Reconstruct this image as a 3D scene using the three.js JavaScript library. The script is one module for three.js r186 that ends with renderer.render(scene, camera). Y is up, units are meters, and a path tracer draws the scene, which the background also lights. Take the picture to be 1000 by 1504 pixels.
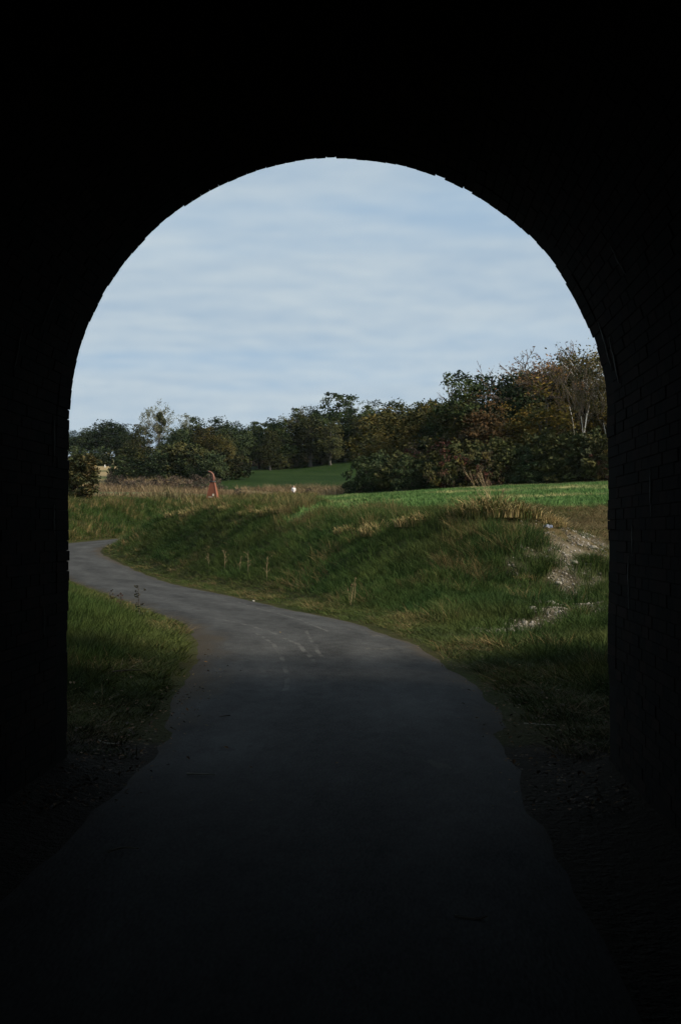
import * as THREE from 'three';
import { mergeGeometries } from 'three/addons/utils/BufferGeometryUtils.js';
import { ImprovedNoise } from 'three/addons/math/ImprovedNoise.js';
import { MarchingCubes } from 'three/addons/objects/MarchingCubes.js';

// ---------------------------------------------------------------- camera, sky, sun, exposure
const scene = new THREE.Scene();
const EYE = 1.7, CAMZ = 10;                                    // the lens stands 10 m inside the bridge, 1.7 m above the lane
const camera = new THREE.PerspectiveCamera(2 * Math.atan(752 / 2000) * 180 / Math.PI, 1000 / 1504, 0.05, 4000);
camera.position.set(0, EYE, CAMZ);
camera.rotation.order = 'YXZ';
camera.rotation.y = 0.0425; camera.rotation.x = 0.0155;
scene.add(camera);

const renderer = new THREE.WebGLRenderer({ antialias: true });
renderer.toneMapping = THREE.LinearToneMapping;
renderer.toneMappingExposure = 1.4;
renderer.shadowMap.enabled = true;

const perlin = new ImprovedNoise();
const N2 = (x, y, s = 0) => perlin.noise(x, y, 3.7 + s * 11.3);
function fbm(x, y, o = 4, s = 0) { let a = 0, k = 1, t = 0; for (let i = 0; i < o; i++) { a += k * N2(x, y, s + i * .37); t += k; k *= .5; x *= 2.03; y *= 2.03; } return a / t; }
const clamp = (v, a = 0, b = 1) => Math.min(b, Math.max(a, v));
const sstep = (a, b, v) => { const t = clamp((v - a) / (b - a)); return t * t * (3 - 2 * t); };
const mix = (a, b, t) => a + (b - a) * t;
const mix3 = (a, b, t) => [mix(a[0], b[0], t), mix(a[1], b[1], t), mix(a[2], b[2], t)];
function RNG(seed) { let s = seed >>> 0; return () => { s = (s + 0x6D2B79F5) >>> 0; let t = s; t = Math.imul(t ^ (t >>> 15), t | 1); t ^= t + Math.imul(t ^ (t >>> 7), t | 61); return ((t ^ (t >>> 14)) >>> 0) / 4294967296; }; }

{ // thin high cloud with a few bluer gaps, lying in long bands across the view
  const W = 2048, H = 1024, a = new Float32Array(W * H * 4), LUM = .714;
  for (let j = 0; j < H; j++) {
    const el = ((j + .5) / H - .5) * Math.PI;
    for (let i = 0; i < W; i++) {
      const u = (i + .5) / W, az = (u - .5) * 2 * Math.PI, ce = Math.cos(el), up = Math.max(Math.sin(el), 0);
      const dx = Math.cos(az) * ce, dz = Math.sin(az) * ce, k = 1 / (up + .10);
      const px = dx * k, pz = dz * k;
      const warp = fbm(px * .5 + 3, pz * .5, 2, 5);
      const band = fbm(px * .42 + warp * .6, pz * 1.9 + warp * 1.3 + px * .10, 4, 1);
      const fine = fbm(px * 2.6 + warp, pz * 7 + warp * 3, 5, 2) * .55 + fbm(px * 6 + warp * 2, pz * 15 + warp * 6, 4, 3) * .95;
      const gap = sstep(.02, .42, fbm(px * .45 + 1.7, pz * 1.3 - .9, 3, 7));
      const low = Math.exp(-(((el - .115) / .03) ** 2)) * .25 + Math.exp(-(((el - .03) / .05) ** 2)) * .15;
      const v = clamp(.45 + band * .55 + fine * .8 + low * .8);
      let c = mix3([.385, .505, .630], [.545, .635, .695], v);
      c = mix3(c, [.330, .500, .690], gap * .5 * (1 - v * .6));
      const q = (j * W + i) * 4;
      a[q] = c[0] * LUM; a[q + 1] = c[1] * LUM; a[q + 2] = c[2] * LUM; a[q + 3] = 1;
    }
  }
  const t = new THREE.DataTexture(a, W, H, THREE.RGBAFormat, THREE.FloatType);
  t.mapping = THREE.EquirectangularReflectionMapping; t.magFilter = THREE.LinearFilter; t.minFilter = THREE.LinearFilter;
  t.colorSpace = THREE.LinearSRGBColorSpace; t.needsUpdate = true;
  scene.background = t; scene.environment = t;
}
const sun = new THREE.DirectionalLight(0xfff0da, 5.0);
sun.position.set(62, 46, 13); sun.target.position.set(0, 0, 0);
sun.castShadow = true; sun.shadow.radius = 25; sun.shadow.mapSize.set(2048, 2048);
Object.assign(sun.shadow.camera, { left: -180, right: 180, top: 180, bottom: -180, near: 1, far: 600 });
scene.add(sun, sun.target);
scene.fog = new THREE.FogExp2(0xbccad4, 0.00003);

// ---------------------------------------------------------------- helpers
const taken = {};
function numbered(n) { const k = taken[n] = (taken[n] ?? -1) + 1; return k ? n + '_' + String(k).padStart(3, '0') : n; }
function tag(o, label, category, group, kind) { o.userData.label = label; o.userData.category = category; if (group) o.userData.group = group; if (kind) o.userData.kind = kind; return o; }
function top(o, name) { o.name = numbered(name); scene.add(o); return o; }
function part(name, geo, mat, parent) { const m = new THREE.Mesh(geo, mat); m.name = name; m.castShadow = m.receiveShadow = true; parent.add(m); return m; }
const lin = (r, g, b) => new THREE.Color().setRGB(r, g, b, THREE.LinearSRGBColorSpace);
function mat(r, g, b, rough = .9, o = {}) { return new THREE.MeshStandardMaterial({ color: lin(r, g, b), roughness: rough, metalness: 0, ...o }); }
class GB { // triangle soup with vertex colours
  constructor() { this.p = []; this.c = []; }
  tri(a, b, c, col) { this.p.push(...a, ...b, ...c); for (let i = 0; i < 3; i++) this.c.push(...col); }
  geo() { const g = new THREE.BufferGeometry(); g.setAttribute('position', new THREE.Float32BufferAttribute(this.p, 3)); g.setAttribute('color', new THREE.Float32BufferAttribute(this.c, 3)); g.computeVertexNormals(); return g; }
}
const V = (x, y, z) => new THREE.Vector3(x, y, z);
// tapered, bent tube through points, radius list
function tube(pts, rad, sides = 5, cap = true) {
  const pos = [], idx = [], n = pts.length; let nx = null;
  for (let i = 0; i < n; i++) {
    const t = pts[Math.min(i + 1, n - 1)].clone().sub(pts[Math.max(i - 1, 0)]).normalize();
    if (!nx) nx = Math.abs(t.y) < .9 ? V(0, 1, 0) : V(1, 0, 0);
    nx = nx.clone().addScaledVector(t, -nx.dot(t)).normalize();
    const bx = t.clone().cross(nx);
    for (let k = 0; k < sides; k++) { const a = k / sides * 2 * Math.PI, p = pts[i].clone().addScaledVector(nx, Math.cos(a) * rad[i]).addScaledVector(bx, Math.sin(a) * rad[i]); pos.push(p.x, p.y, p.z); }
  }
  for (let i = 0; i < n - 1; i++) for (let k = 0; k < sides; k++) { const a = i * sides + k, b = i * sides + (k + 1) % sides; idx.push(a, b, a + sides, b, b + sides, a + sides); }
  if (cap) for (const [o, f] of [[0, 1], [(n - 1) * sides, 0]]) for (let k = 1; k < sides - 1; k++) f ? idx.push(o, o + k + 1, o + k) : idx.push(o, o + k, o + k + 1);
  const g = new THREE.BufferGeometry(); g.setAttribute('position', new THREE.Float32BufferAttribute(pos, 3)); g.setIndex(idx); return g;
}
function fin(list) { const g = mergeGeometries(list.map(q => { const r = q.index ? q.toNonIndexed() : q; for (const k of Object.keys(r.attributes)) if (k !== 'position') r.deleteAttribute(k); return r; })); g.computeVertexNormals(); return g; }
// a soft smooth-shaded merge
function finS(list) { let o = 0; const p = [], ix = []; for (const q of list) { const a = q.attributes.position; for (let i = 0; i < a.count * 3; i++) p.push(a.array[i]); for (let i = 0; i < q.index.count; i++) ix.push(q.index.array[i] + o); o += a.count; } const g = new THREE.BufferGeometry(); g.setAttribute('position', new THREE.Float32BufferAttribute(p, 3)); g.setIndex(ix); g.computeVertexNormals(); return g; }

function noiseTex(size, f, srgb = false) { const a = new Uint8Array(size * size * 4); for (let j = 0; j < size; j++) for (let i = 0; i < size; i++) { const c = f(i / size, j / size), q = (j * size + i) * 4; a[q] = c[0] * 255; a[q + 1] = c[1] * 255; a[q + 2] = c[2] * 255; a[q + 3] = 255; } const t = new THREE.DataTexture(a, size, size); t.wrapS = t.wrapT = THREE.RepeatWrapping; t.magFilter = THREE.LinearFilter; t.minFilter = THREE.LinearMipmapLinearFilter; t.generateMipmaps = true; if (srgb) t.colorSpace = THREE.SRGBColorSpace; t.needsUpdate = true; return t; }

// ---------------------------------------------------------------- lie of the land. d = metres ahead of the lens, x = metres right of it
const LANE = [[-.46, -70], [-.46, -20], [-.46, 0], [-.5, 10], [-.65, 15], [-1, 18.7], [-1.5, 22], [-2.4, 25.8], [-3.5, 29], [-5.85, 36], [-9, 45], [-12.5, 55], [-15.4, 63.5], [-17.4, 71], [-18.2, 78], [-17.6, 85], [-15.9, 93], [-13.6, 102], [-11.8, 112], [-11, 124], [-11.6, 140], [-13, 160], [-14.4, 178], [-18.5, 188], [-29, 194], [-50, 197], [-90, 200]];
const laneCurve = new THREE.CatmullRomCurve3(LANE.map(([x, d]) => V(x, 0, d)), false, 'centripetal');
const LS = laneCurve.getSpacedPoints(900);
function laneH(d) { const k = Math.max(0, d - 45), s = sstep(38, 52, d); let h = s * .03 * k; if (d > 85) h += (d - 85) * .02 * sstep(85, 110, d); return h; }
function lane(x, d) { let b = 1e9, bi = 0; for (let i = 0; i < LS.length; i++) { const p = LS[i], dd = p.z - d; if (dd > 40 || dd < -40) continue; const q = (p.x - x) ** 2 + dd * dd; if (q < b) { b = q; bi = i; } } if (b > 1e8) return [60, 0, d]; const p = LS[bi], n = LS[Math.min(bi + 1, 900)], m = LS[Math.max(bi - 1, 0)]; const tx = n.x - m.x, tz = n.z - m.z; const side = (x - p.x) * tz - (d - p.z) * tx; return [Math.sqrt(b), Math.sign(side), p.z]; }

const PX = (px, py, d) => [(px - 585) * d / 2000, d, EYE + (783 - py) * d / 2000];   // survey notes: bearing, height angle, distance
const CP = [
  PX(893, 752, 45), PX(700, 752, 45), PX(893, 706, 150), PX(600, 715, 150), PX(740, 716, 100), PX(1000, 752, 45), PX(1100, 706, 150),
  PX(720, 752, 33.5), PX(600, 760, 34.5), PX(500, 760, 38), PX(420, 746, 48), PX(350, 742, 54), PX(300, 745, 60), PX(262, 754, 66), PX(770, 756, 34),
  PX(600, 746, 60), PX(500, 746, 70), PX(400, 742, 75),
  PX(431, 735, 180), PX(500, 733, 150), PX(520, 736, 120),
  PX(530, 672, 262), PX(330, 716, 200), PX(430, 690, 250), PX(530, 716, 200), PX(360, 692, 240), PX(640, 690, 260), PX(700, 706, 146), PX(893, 690, 250),
  PX(100, 739, 92), PX(200, 740, 98), PX(130, 737, 110), PX(150, 723, 150), PX(250, 723, 160), PX(100, 706, 220), PX(150, 690, 300), PX(250, 696, 240), PX(100, 679, 340), PX(180, 681, 340), PX(300, 735, 120),
  PX(0, 735, 100), PX(-100, 700, 250), PX(250, 670, 420), PX(500, 660, 420), PX(800, 675, 420),
  PX(785, 796, 31), PX(828, 820, 32), PX(893, 845, 30), PX(893, 882, 28), PX(850, 778, 38), PX(893, 765, 40), PX(893, 810, 34), PX(820, 870, 28.5), PX(760, 850, 29),
  [3.5, 13, .12], [3.2, 18, .12], [3, 22, .16], [5, 18, .3], [8, 12, .9], [8, 22, .9], [10, 30, 1.6], [14, 40, 2.6], [7, 28, .7],
  [-4.2, 13, .35], [-5, 18, .5], [-8, 20, 1.3], [-10, 30, 1.2], [-13, 38, 1.5], [-17, 50, 2.2], [-22, 62, 3], [-26, 78, 3.8], [-30, 95, 4.2], [-9, 12, 1.4],
  [-8, -20, .6], [8, -20, .6], [-20, -60, 2], [20, -60, 2], [-60, 20, 5], [60, 20, 4], [-120, 100, 8], [120, 100, 8], [-400, 200, 16], [400, 200, 14], [-600, 900, 24], [0, 900, 22], [600, 900, 20], [0, 600, 19], [400, 500, 17], [-400, 500, 22], [-500, -60, 8], [500, -60, 8],
];
const RBF = (() => { // smooth surface through the survey points
  const n = CP.length, M = n + 3, A = [];
  for (let i = 0; i < n; i++) { const r = []; for (let j = 0; j < n; j++) r.push(Math.hypot(CP[i][0] - CP[j][0], CP[i][1] - CP[j][1]) + (i === j ? .0 : 0)); r.push(1, CP[i][0], CP[i][1], CP[i][2]); A.push(r); }
  for (let k = 0; k < 3; k++) { const r = []; for (let j = 0; j < n; j++) r.push(k === 0 ? 1 : CP[j][k - 1]); r.push(0, 0, 0, 0); A.push(r); }
  for (let i = 0; i < M; i++) { let p = i; for (let k = i + 1; k < M; k++) if (Math.abs(A[k][i]) > Math.abs(A[p][i])) p = k; [A[i], A[p]] = [A[p], A[i]]; for (let k = i + 1; k < M; k++) { const f = A[k][i] / A[i][i]; if (f) for (let j = i; j <= M; j++) A[k][j] -= f * A[i][j]; } }
  const w = new Array(M); for (let i = M - 1; i >= 0; i--) { let s = A[i][M]; for (let j = i + 1; j < M; j++) s -= A[i][j] * w[j]; w[i] = s / A[i][i]; }
  return (x, d) => { let s = w[n] + w[n + 1] * x + w[n + 2] * d; for (let j = 0; j < n; j++) s += w[j] * Math.hypot(x - CP[j][0], d - CP[j][1]); return s; };
})();
const XC = -.4585, RAD = 1.9865, SPR = 2.487, TL = 25;          // the bore: centre, radius, springing height, length
function landInfo(x, d) {
  const [dr, side, dl] = lane(x, d), rh = laneH(dl);
  let p = RBF(x, d);
  const near = sstep(260, 40, d);
  const rough = near * (fbm(x * .9, d * .9, 3, 9) * .16 + fbm(x * .22, d * .22, 2, 4) * .35) * sstep(2.4, 5, dr);
  const run = side < 0 ? 4.6 : 3.9, lt = clamp((dr - 2.15) / run);
  const t = mix(lt, lt * lt * (3 - 2 * lt), .35);
  let h = mix(rh, Math.max(p, d < 60 ? -.1 : p), t) + rough * sstep(11, 16, d);
  h += .05 * sstep(1.65, 2.1, dr) * (1 - t);
  if (d < 11) { const f = sstep(8, 11, d) ; if (Math.abs(x - XC) < 2.6 && d < 10.4) h = .01 + .05 * sstep(1.5, 1.95, Math.abs(x - XC)); else h = mix(.3, h, f); }
  h = mix(h, p, sstep(125, 165, dl));
  if (dr < 2.0) h -= .03;
  return { h, dr, side, rh };
}
const land = (x, d) => landInfo(x, d).h;

// what grows where (world metres)
function polyDist(P, x, d) { let b = 1e9; for (let i = 0; i < P.length - 1; i++) { const [ax, ay] = P[i], [bx, by] = P[i + 1], ux = bx - ax, uy = by - ay, t = clamp(((x - ax) * ux + (d - ay) * uy) / (ux * ux + uy * uy)); b = Math.min(b, Math.hypot(x - ax - ux * t, d - ay - uy * t)); } return b; }
const TRACK_A = [[1.9, 22.6], [2.9, 24.4], [4.3, 26.2], [6.5, 28]], TRACK_B = [[3.2, 26], [3.6, 28.5], [3.75, 31], [4.6, 34.5]];
const STRAW = [[3.9, 33], [5.0, 35.5], [6.0, 38.5], [7, 41.5], [9, 44]];
function chalk(x, d) { const n = fbm(x * 1.7, d * 1.1, 4, 21); return clamp(Math.max(sstep(.95, .2, polyDist(TRACK_A, x, d) * 1.1 + n * 1.5), sstep(1.25, .2, polyDist(TRACK_B, x, d) + n * 2.1 + .15))); }
function strawy(x, d) { return sstep(2.7, 1.5, polyDist(STRAW, x, d) + fbm(x * .8, d * .8, 3, 5) * 1.4); }
function rightField(x, d) { const w = fbm(x * .2, d * .2, 2, 3); return d > 46 + w * 2 && d < 137 + w * 3 + x * .05 && x > -.064 * d + w * 2.5 && x < 130; }
function topField(x, d) { return d > 196 + N2(x * .05, 1) * 3 && d < 275 && x > -34 + (d - 200) * .1 && x < 20; }
function leftStrip(x, d) { return x < -15 && x > -60 && d > 118 + N2(x * .1, 4) * 4 && d < 172 + (x + 30) * .2; }
function farField(x, d) { return x < -42 && d > 168; }
function rows(x, d) { const w = fbm(x * .05, 2, 2, 8) * 4; let k = 0; for (const [c, h] of [[77, 2.2], [92, 4], [108, 4.5], [121, 5], [133, 4]]) k = Math.max(k, sstep(h, h * .3, Math.abs(d + w - c))); return k * clamp(.55 + fbm(x * .25, d * .6, 3, 22) * 1.9) * sstep(-9, 2, x); }   // thin sown rows where the soil shows
function cover(x, d) { // bare-ground colour under the plants
  const n = fbm(x * .5, d * .5, 4, 1), n2 = fbm(x * .07, d * .07, 3, 2);
  let c = mix3([.026, .035, .011], [.046, .040, .018], clamp(.45 + n * .9 + n2 * .5));
  if (rightField(x, d)) { c = mix3([.058, .120, .032], [.08, .14, .044], clamp(.5 + n * .8)); c = mix3(c, [.24, .23, .10], Math.min(1, 1.3 * rows(x, d))); }
  else if (topField(x, d)) c = mix3([.011, .025, .0065], [.018, .034, .009], clamp(.5 + n + n2 + fbm(x * .12, d * .45, 3, 33) * 1.6));
  else if (leftStrip(x, d)) c = mix3([.045, .085, .035], [.06, .085, .04], clamp(.5 + n2 * 2));
  else if (farField(x, d)) { const k = Math.sin(d * .11 + x * .02 + n2 * 3); c = k > .35 ? [.23, .18, .10] : k > -.3 ? [.07, .085, .035] : [.12, .105, .055]; }
  else if (d > 110 && d < 260) c = mix3([.13, .10, .06], [.19, .15, .08], clamp(.5 + n));
  if (d < 50) { const st = strawy(x, d); c = mix3(c, mix3([.066, .052, .024], [.115, .09, .045], clamp(.5 + n)), st); const ck = chalk(x, d); c = mix3(c, mix3([.060, .050, .032], [.185, .165, .125], clamp(.35 + fbm(x * 5, d * 3, 3, 40) * 1.8)), ck * .85); }
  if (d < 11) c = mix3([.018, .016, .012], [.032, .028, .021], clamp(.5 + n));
  return c;
}
{ // ground: one sheet to the horizon, finer near the lane
  const axis = (stops) => { const a = []; for (const [from, to, step] of stops) { const n = Math.max(1, Math.round((to - from) / step)); for (let i = 0; i < n; i++) a.push(from + (to - from) * i / n); } a.push(stops.at(-1)[1]); return a; };
  const xs = axis([[-1500, -300, 120], [-300, -70, 12], [-70, -28, 1.2], [-28, -14, .6], [-14, 10, .3], [10, 30, .8], [30, 80, 2.5], [80, 300, 12], [300, 1500, 120]]);
  const ds = axis([[-80, 8, 4], [8, 52, .3], [52, 110, .7], [110, 200, 1.2], [200, 360, 3], [360, 1000, 40], [1000, 2600, 200]]);
  const p = [], c = [], uv = [], ix = [], nx = xs.length;
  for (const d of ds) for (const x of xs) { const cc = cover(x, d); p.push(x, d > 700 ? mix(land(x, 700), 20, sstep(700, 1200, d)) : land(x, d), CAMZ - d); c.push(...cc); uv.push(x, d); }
  for (let j = 0; j < ds.length - 1; j++) for (let i = 0; i < nx - 1; i++) { const a = j * nx + i; ix.push(a, a + 1, a + nx, a + 1, a + nx + 1, a + nx); }
  const g = new THREE.BufferGeometry(); g.setAttribute('position', new THREE.Float32BufferAttribute(p, 3)); g.setAttribute('color', new THREE.Float32BufferAttribute(c, 3)); g.setAttribute('uv', new THREE.Float32BufferAttribute(uv, 2)); g.setIndex(ix); g.computeVertexNormals();
  const r = RNG(5), bt = noiseTex(256, (u, v) => { const k = clamp(.5 + fbm(u * 24, v * 24, 3, 3) * .6 + (r() - .5) * .35); return [k, k, k]; });
  const bt2 = bt.clone(); bt2.repeat.set(.8, .8); bt2.needsUpdate = true;
  const m = new THREE.Mesh(g, new THREE.MeshPhysicalMaterial({ vertexColors: true, roughness: .96, specularIntensity: .06, bumpMap: bt2, bumpScale: .05 }));
  m.receiveShadow = m.castShadow = true; m.name = 'ground'; m.userData.kind = 'structure'; scene.add(m);
}
{ // lane: worn grey tarmac ribbon, ragged edges
  const p = [], uv = [], ix = [], NS = 10, L = LS.length; let arc = 0, rows = 0;
  for (let i = 0; i < L; i++) {
    const a = LS[i], b = LS[Math.min(i + 1, L - 1)], o = LS[Math.max(i - 1, 0)]; const tx = b.x - o.x, tz = b.z - o.z, l = Math.hypot(tx, tz); if (i) arc += Math.hypot(a.x - o.x, a.z - o.z);
    const d = a.z, h = d > 110 ? landInfo(a.x, d).h + .03 : laneH(d);
    const bend = .35 * sstep(50, 66, d) * sstep(110, 95, d), wl = (d < 12 ? 1.5 : 1.66) + bend + .28 * sstep(12, 15, d) * sstep(27, 22, d) + fbm(arc * .8, 3, 3, 4) * .18, wr = (d < 12 ? 1.45 : 1.64) + bend + fbm(arc * .8, 9, 3, 6) * .2;
    for (let k = 0; k <= NS; k++) { const f = k / NS, s = mix(-wl, wr, f); const x = a.x + s * tz / l, z = a.z - s * tx / l; const edge = Math.abs(f - .5) * 2; p.push(x, h + .045 - .045 * edge ** 2 - (k === 0 || k === NS ? .05 : 0), CAMZ - z); uv.push(s / 4 + .5, arc); }
    rows++;
  }
  for (let j = 0; j < rows - 1; j++) for (let k = 0; k < NS; k++) { const a = j * (NS + 1) + k; ix.push(a, a + 1, a + NS + 1, a + 1, a + NS + 2, a + NS + 1); }
  const startArc = (() => { let s = 0; for (let i = 1; i < L; i++) { s += LS[i].distanceTo(LS[i - 1]); if (LS[i].z > 0) return s; } })();
  for (let i = 0; i < uv.length; i += 2) uv[i + 1] = (uv[i + 1] - startArc) / 64;
  const g = new THREE.BufferGeometry(); g.setAttribute('position', new THREE.Float32BufferAttribute(p, 3)); g.setAttribute('uv', new THREE.Float32BufferAttribute(uv, 2)); g.setIndex(ix); g.computeVertexNormals();
  const W = 512, H = 2048, a = new Uint8Array(W * H * 4), rg = new Uint8Array(W * H * 4), rr = RNG(31);
  const arcs = [[-.25, 17, -.95, 27, .035], [-.1, 18, .28, 24, .03], [-.6, 14, -.75, 23, .03], [.5, 22, .9, 33, .03]];     // pale scuffs left by tyres
  const spots = []; for (let i = 0; i < 46; i++) spots.push([(rr() - .5) * 2.8, 3 + rr() * 40, .03 + rr() * .14, .05 + rr() * .35]);
  for (let j = 0; j < H; j++) for (let i = 0; i < W; i++) {
    const s = (i / W - .5) * 4, y = j / H * 64; let v = .038 + fbm(s * 1.3, y * .35, 3, 1) * .024 + fbm(s * 7, y * 3, 3, 2) * .016 + (rr() - .5) * .018;
    const wear = Math.exp(-(((Math.abs(s + .05) - .72) / .3) ** 2)); v += wear * .008;                          // polished wheel tracks
    const mud = sstep(1.15, 1.75, Math.abs(s) + fbm(s * 3, y * .9, 3, 5) * .5);
    let c = [v * .96, v * 1.0, v * 1.0];
    c = mix3(c, [.042, .034, .023], mud * .75);
    for (const [s0, y0, s1, y1, w] of arcs) if (y > y0 && y < y1) { const t = (y - y0) / (y1 - y0), q = Math.abs(s - mix(s0, s1, t * t) - N2(y * .9, s0) * .05); if (q < w) c = mix3(c, [.085, .085, .082], .6 * clamp(.5 + fbm(s * 9, y * 2, 2, 8) * 2.2)); }
    for (const [sx, sy, rx, ry] of spots) { const q = ((s - sx) / (rx * 1.6)) ** 2 + ((y - sy) / ry) ** 2; if (q < 1 && fbm(s * 12, y * 6, 3, 9) > -.05 + q * .3) c = mix3(c, sx > .3 ? [.075, .072, .064] : [.025, .025, .025], .5); }
    const q = (j * W + i) * 4; for (let k = 0; k < 3; k++) { const l = clamp(c[k]); a[q + k] = 255 * (l < .0031 ? 12.92 * l : 1.055 * l ** (1 / 2.4) - .055); } a[q + 3] = 255;
    const bump = clamp(.5 + (rr() - .5) * .8 + fbm(s * 3, y * 2, 2, 3) * .4); rg[q] = rg[q + 1] = rg[q + 2] = bump * 255; rg[q + 3] = 255;
  }
  const mk = (arr, sr) => { const t = new THREE.DataTexture(arr, W, H); t.wrapS = t.wrapT = THREE.RepeatWrapping; t.magFilter = THREE.LinearFilter; t.minFilter = THREE.LinearMipmapLinearFilter; t.generateMipmaps = true; if (sr) t.colorSpace = THREE.SRGBColorSpace; t.needsUpdate = true; return t; };
  const m = new THREE.Mesh(g, new THREE.MeshPhysicalMaterial({ map: mk(a, true), bumpMap: mk(rg), bumpScale: .006, roughness: .9, specularIntensity: .07 }));
  m.receiveShadow = true; m.name = 'road'; m.userData.kind = 'structure'; scene.add(m);
}

// ---------------------------------------------------------------- brick railway bridge around the lens
const profile = (off) => { const P = [], r = RAD + off; P.push([XC - r, -.4]); for (let i = 0; i <= 72; i++) { const a = Math.PI * (1 - i / 72); P.push([XC + r * Math.cos(a), SPR + r * Math.sin(a)]); } P.push([XC + r, -.4]); return P; };
function horseshoe(x0, x1, y1, off, z0, z1) { const s = new THREE.Shape(); s.moveTo(x0, -.4); s.lineTo(x0, y1); s.lineTo(x1, y1); s.lineTo(x1, -.4); const P = profile(off).reverse(); for (const [x, y] of P) s.lineTo(x, y); s.closePath(); const g = new THREE.ExtrudeGeometry(s, { depth: z1 - z0, bevelEnabled: false }); g.translate(0, 0, z0); return g; }
{
  const bridge = new THREE.Group(); top(bridge, 'railway_bridge'); tag(bridge, 'dark sooty brick railway bridge with a round arch over the lane', 'bridge');
  const r = RNG(77);
  const grain = noiseTex(128, (u, v) => { const k = clamp(.5 + fbm(u * 14, v * 14, 3, 3) * .8); return [k, k, k]; });
  const soot = (...a) => { const m = new THREE.MeshPhysicalMaterial(); m.color = lin(a[0], a[1], a[2]); m.roughness = .97; m.specularIntensity = .05; Object.assign(m, a[4] || {}); return m; };   // soot scatters and hardly shines
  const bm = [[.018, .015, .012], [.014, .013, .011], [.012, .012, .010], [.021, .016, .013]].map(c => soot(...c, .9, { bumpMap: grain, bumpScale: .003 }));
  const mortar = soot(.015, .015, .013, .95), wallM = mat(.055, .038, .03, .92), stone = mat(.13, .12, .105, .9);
  part('vault_shell', horseshoe(XC - 2.8, XC + 2.8, 5.2, .006, .362, TL - .362), mortar, bridge);
  const seg = (x0, x1, y0, y1, z0, z1) => { const g = new THREE.BoxGeometry(x1 - x0, y1 - y0, z1 - z0); g.translate((x0 + x1) / 2, (y0 + y1) / 2, (z0 + z1) / 2); return g; };
  part('head_wall', horseshoe(XC - 8, XC + 8, 6.2, .335, 0, .36), wallM, bridge);
  part('head_wall', horseshoe(XC - 8, XC + 8, 6.2, .335, TL - .36, TL), wallM, bridge);
  for (const z of [-.04, TL - .40]) for (let i = 0; i < 20; i++) part('coping_stone', seg(XC - 8.05 + i * .805, XC - 8.05 + i * .805 + .795, 6.203, 6.34, z, z + .44), stone, bridge);
  const mr = horseshoe(XC - RAD - .33, XC + RAD + .33, 4.9, .012, .01, .318);   // bedding behind the arch ring
  { const s = new THREE.Shape(); const O = profile(.330), I = profile(.005).reverse(); s.moveTo(...O[0]); for (const q of O.slice(1)) s.lineTo(...q); for (const q of I) s.lineTo(...q); s.closePath(); const g = new THREE.ExtrudeGeometry(s, { depth: .308, bevelEnabled: false }); g.translate(0, 0, .01); part('mortar_bed', g, mortar, bridge); mr.dispose(); }
  // courses round the bore
  const LENP = 2 * SPR + Math.PI * RAD, NC = 150, PIT = LENP / NC;
  const onBore = (s) => { if (s < SPR) return [XC - RAD, s, -1, 0]; if (s > LENP - SPR) return [XC + RAD, LENP - s, 1, 0]; const a = Math.PI - (s - SPR) / RAD; return [XC + RAD * Math.cos(a), SPR + RAD * Math.sin(a), Math.cos(a), Math.sin(a)]; };
  const place = (s, z, out, tilt) => { const [x, y, nx, ny] = onBore(s); const m = new THREE.Matrix4().makeBasis(V(nx, ny, 0), V(-ny, nx, 0), V(0, 0, 1)); m.setPosition(x + nx * out, y + ny * out, z); return m.multiply(new THREE.Matrix4().makeRotationZ(tilt)); };
  const brickGeo = (dx, dy, dz, seed) => { const q = RNG(seed), s = new THREE.Shape(), w = dx / 2, h = dy / 2, c = .0025; const pts = [[-w + c * q() * 2, -h], [w, -h], [w, h], [-w + c * q() * 2, h], [-w, h - c * (1 + q())], [-w, -h + c * (1 + q() * 2)]]; s.moveTo(...pts[0]); pts.slice(1).forEach(p => s.lineTo(...p)); s.closePath(); const g = new THREE.ExtrudeGeometry(s, { depth: dz, bevelEnabled: false }); g.translate(0, 0, -dz / 2); return g; };
  const ringG = [1, 2, 3, 4].map(k => brickGeo(.31, PIT - .0004 - .0002 * k, .355, k)), ringS = [5, 6].map(k => brickGeo(.31, PIT - .008, .35, k));
  const lineG = [7, 8, 9].map(k => brickGeo(.1, PIT - .004, .221, k));
  const holder = [];
  for (let k = 0; k < NC; k++) { // arch ring and jambs at the mouth, each brick set a little differently
    const s = (k + .5) * PIT, j = r(), worn = r() < .07;
    const g = worn ? ringS[k % 2] : ringG[(k * 7 + (j * 3 | 0)) % 4];
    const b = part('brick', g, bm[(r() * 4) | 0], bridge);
    const out = .155 + (r() - .5) * .0045 + N2(k * .13, 5) * .016 + N2(k * .33, 9) * .008 + (worn ? .006 : 0) - (r() < .04 ? .006 : 0);
    b.applyMatrix4(place(s, .1575 + (r() - .5) * .008, out, (r() - .5) * .004));
  }
  const Z0 = .357, rest = [];
  for (let row = 0; row < Math.floor((TL - .72) / .226); row++) for (let k = 0; k < NC; k++) {
    const s = (k + .5) * PIT, z = Z0 + .107 + row * .226 + (k % 2 ? .11 : 0); if (z > TL - .5) continue;
    const M = place(s, z, .05 + (r() - .5) * .006 - .004, (r() - .5) * .02), gi = (r() * 3) | 0, mi = (r() * 4) | 0;
    if (row === 0 && k % 2) rest.push([place(s, Z0 + .0525, .046, 0).multiply(new THREE.Matrix4().makeScale(1, 1, .475)), mi]);
    if (row === 0) { const b = part('brick', lineG[gi], bm[mi], bridge); b.applyMatrix4(M); } else rest.push([M, mi]);
  }
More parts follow.
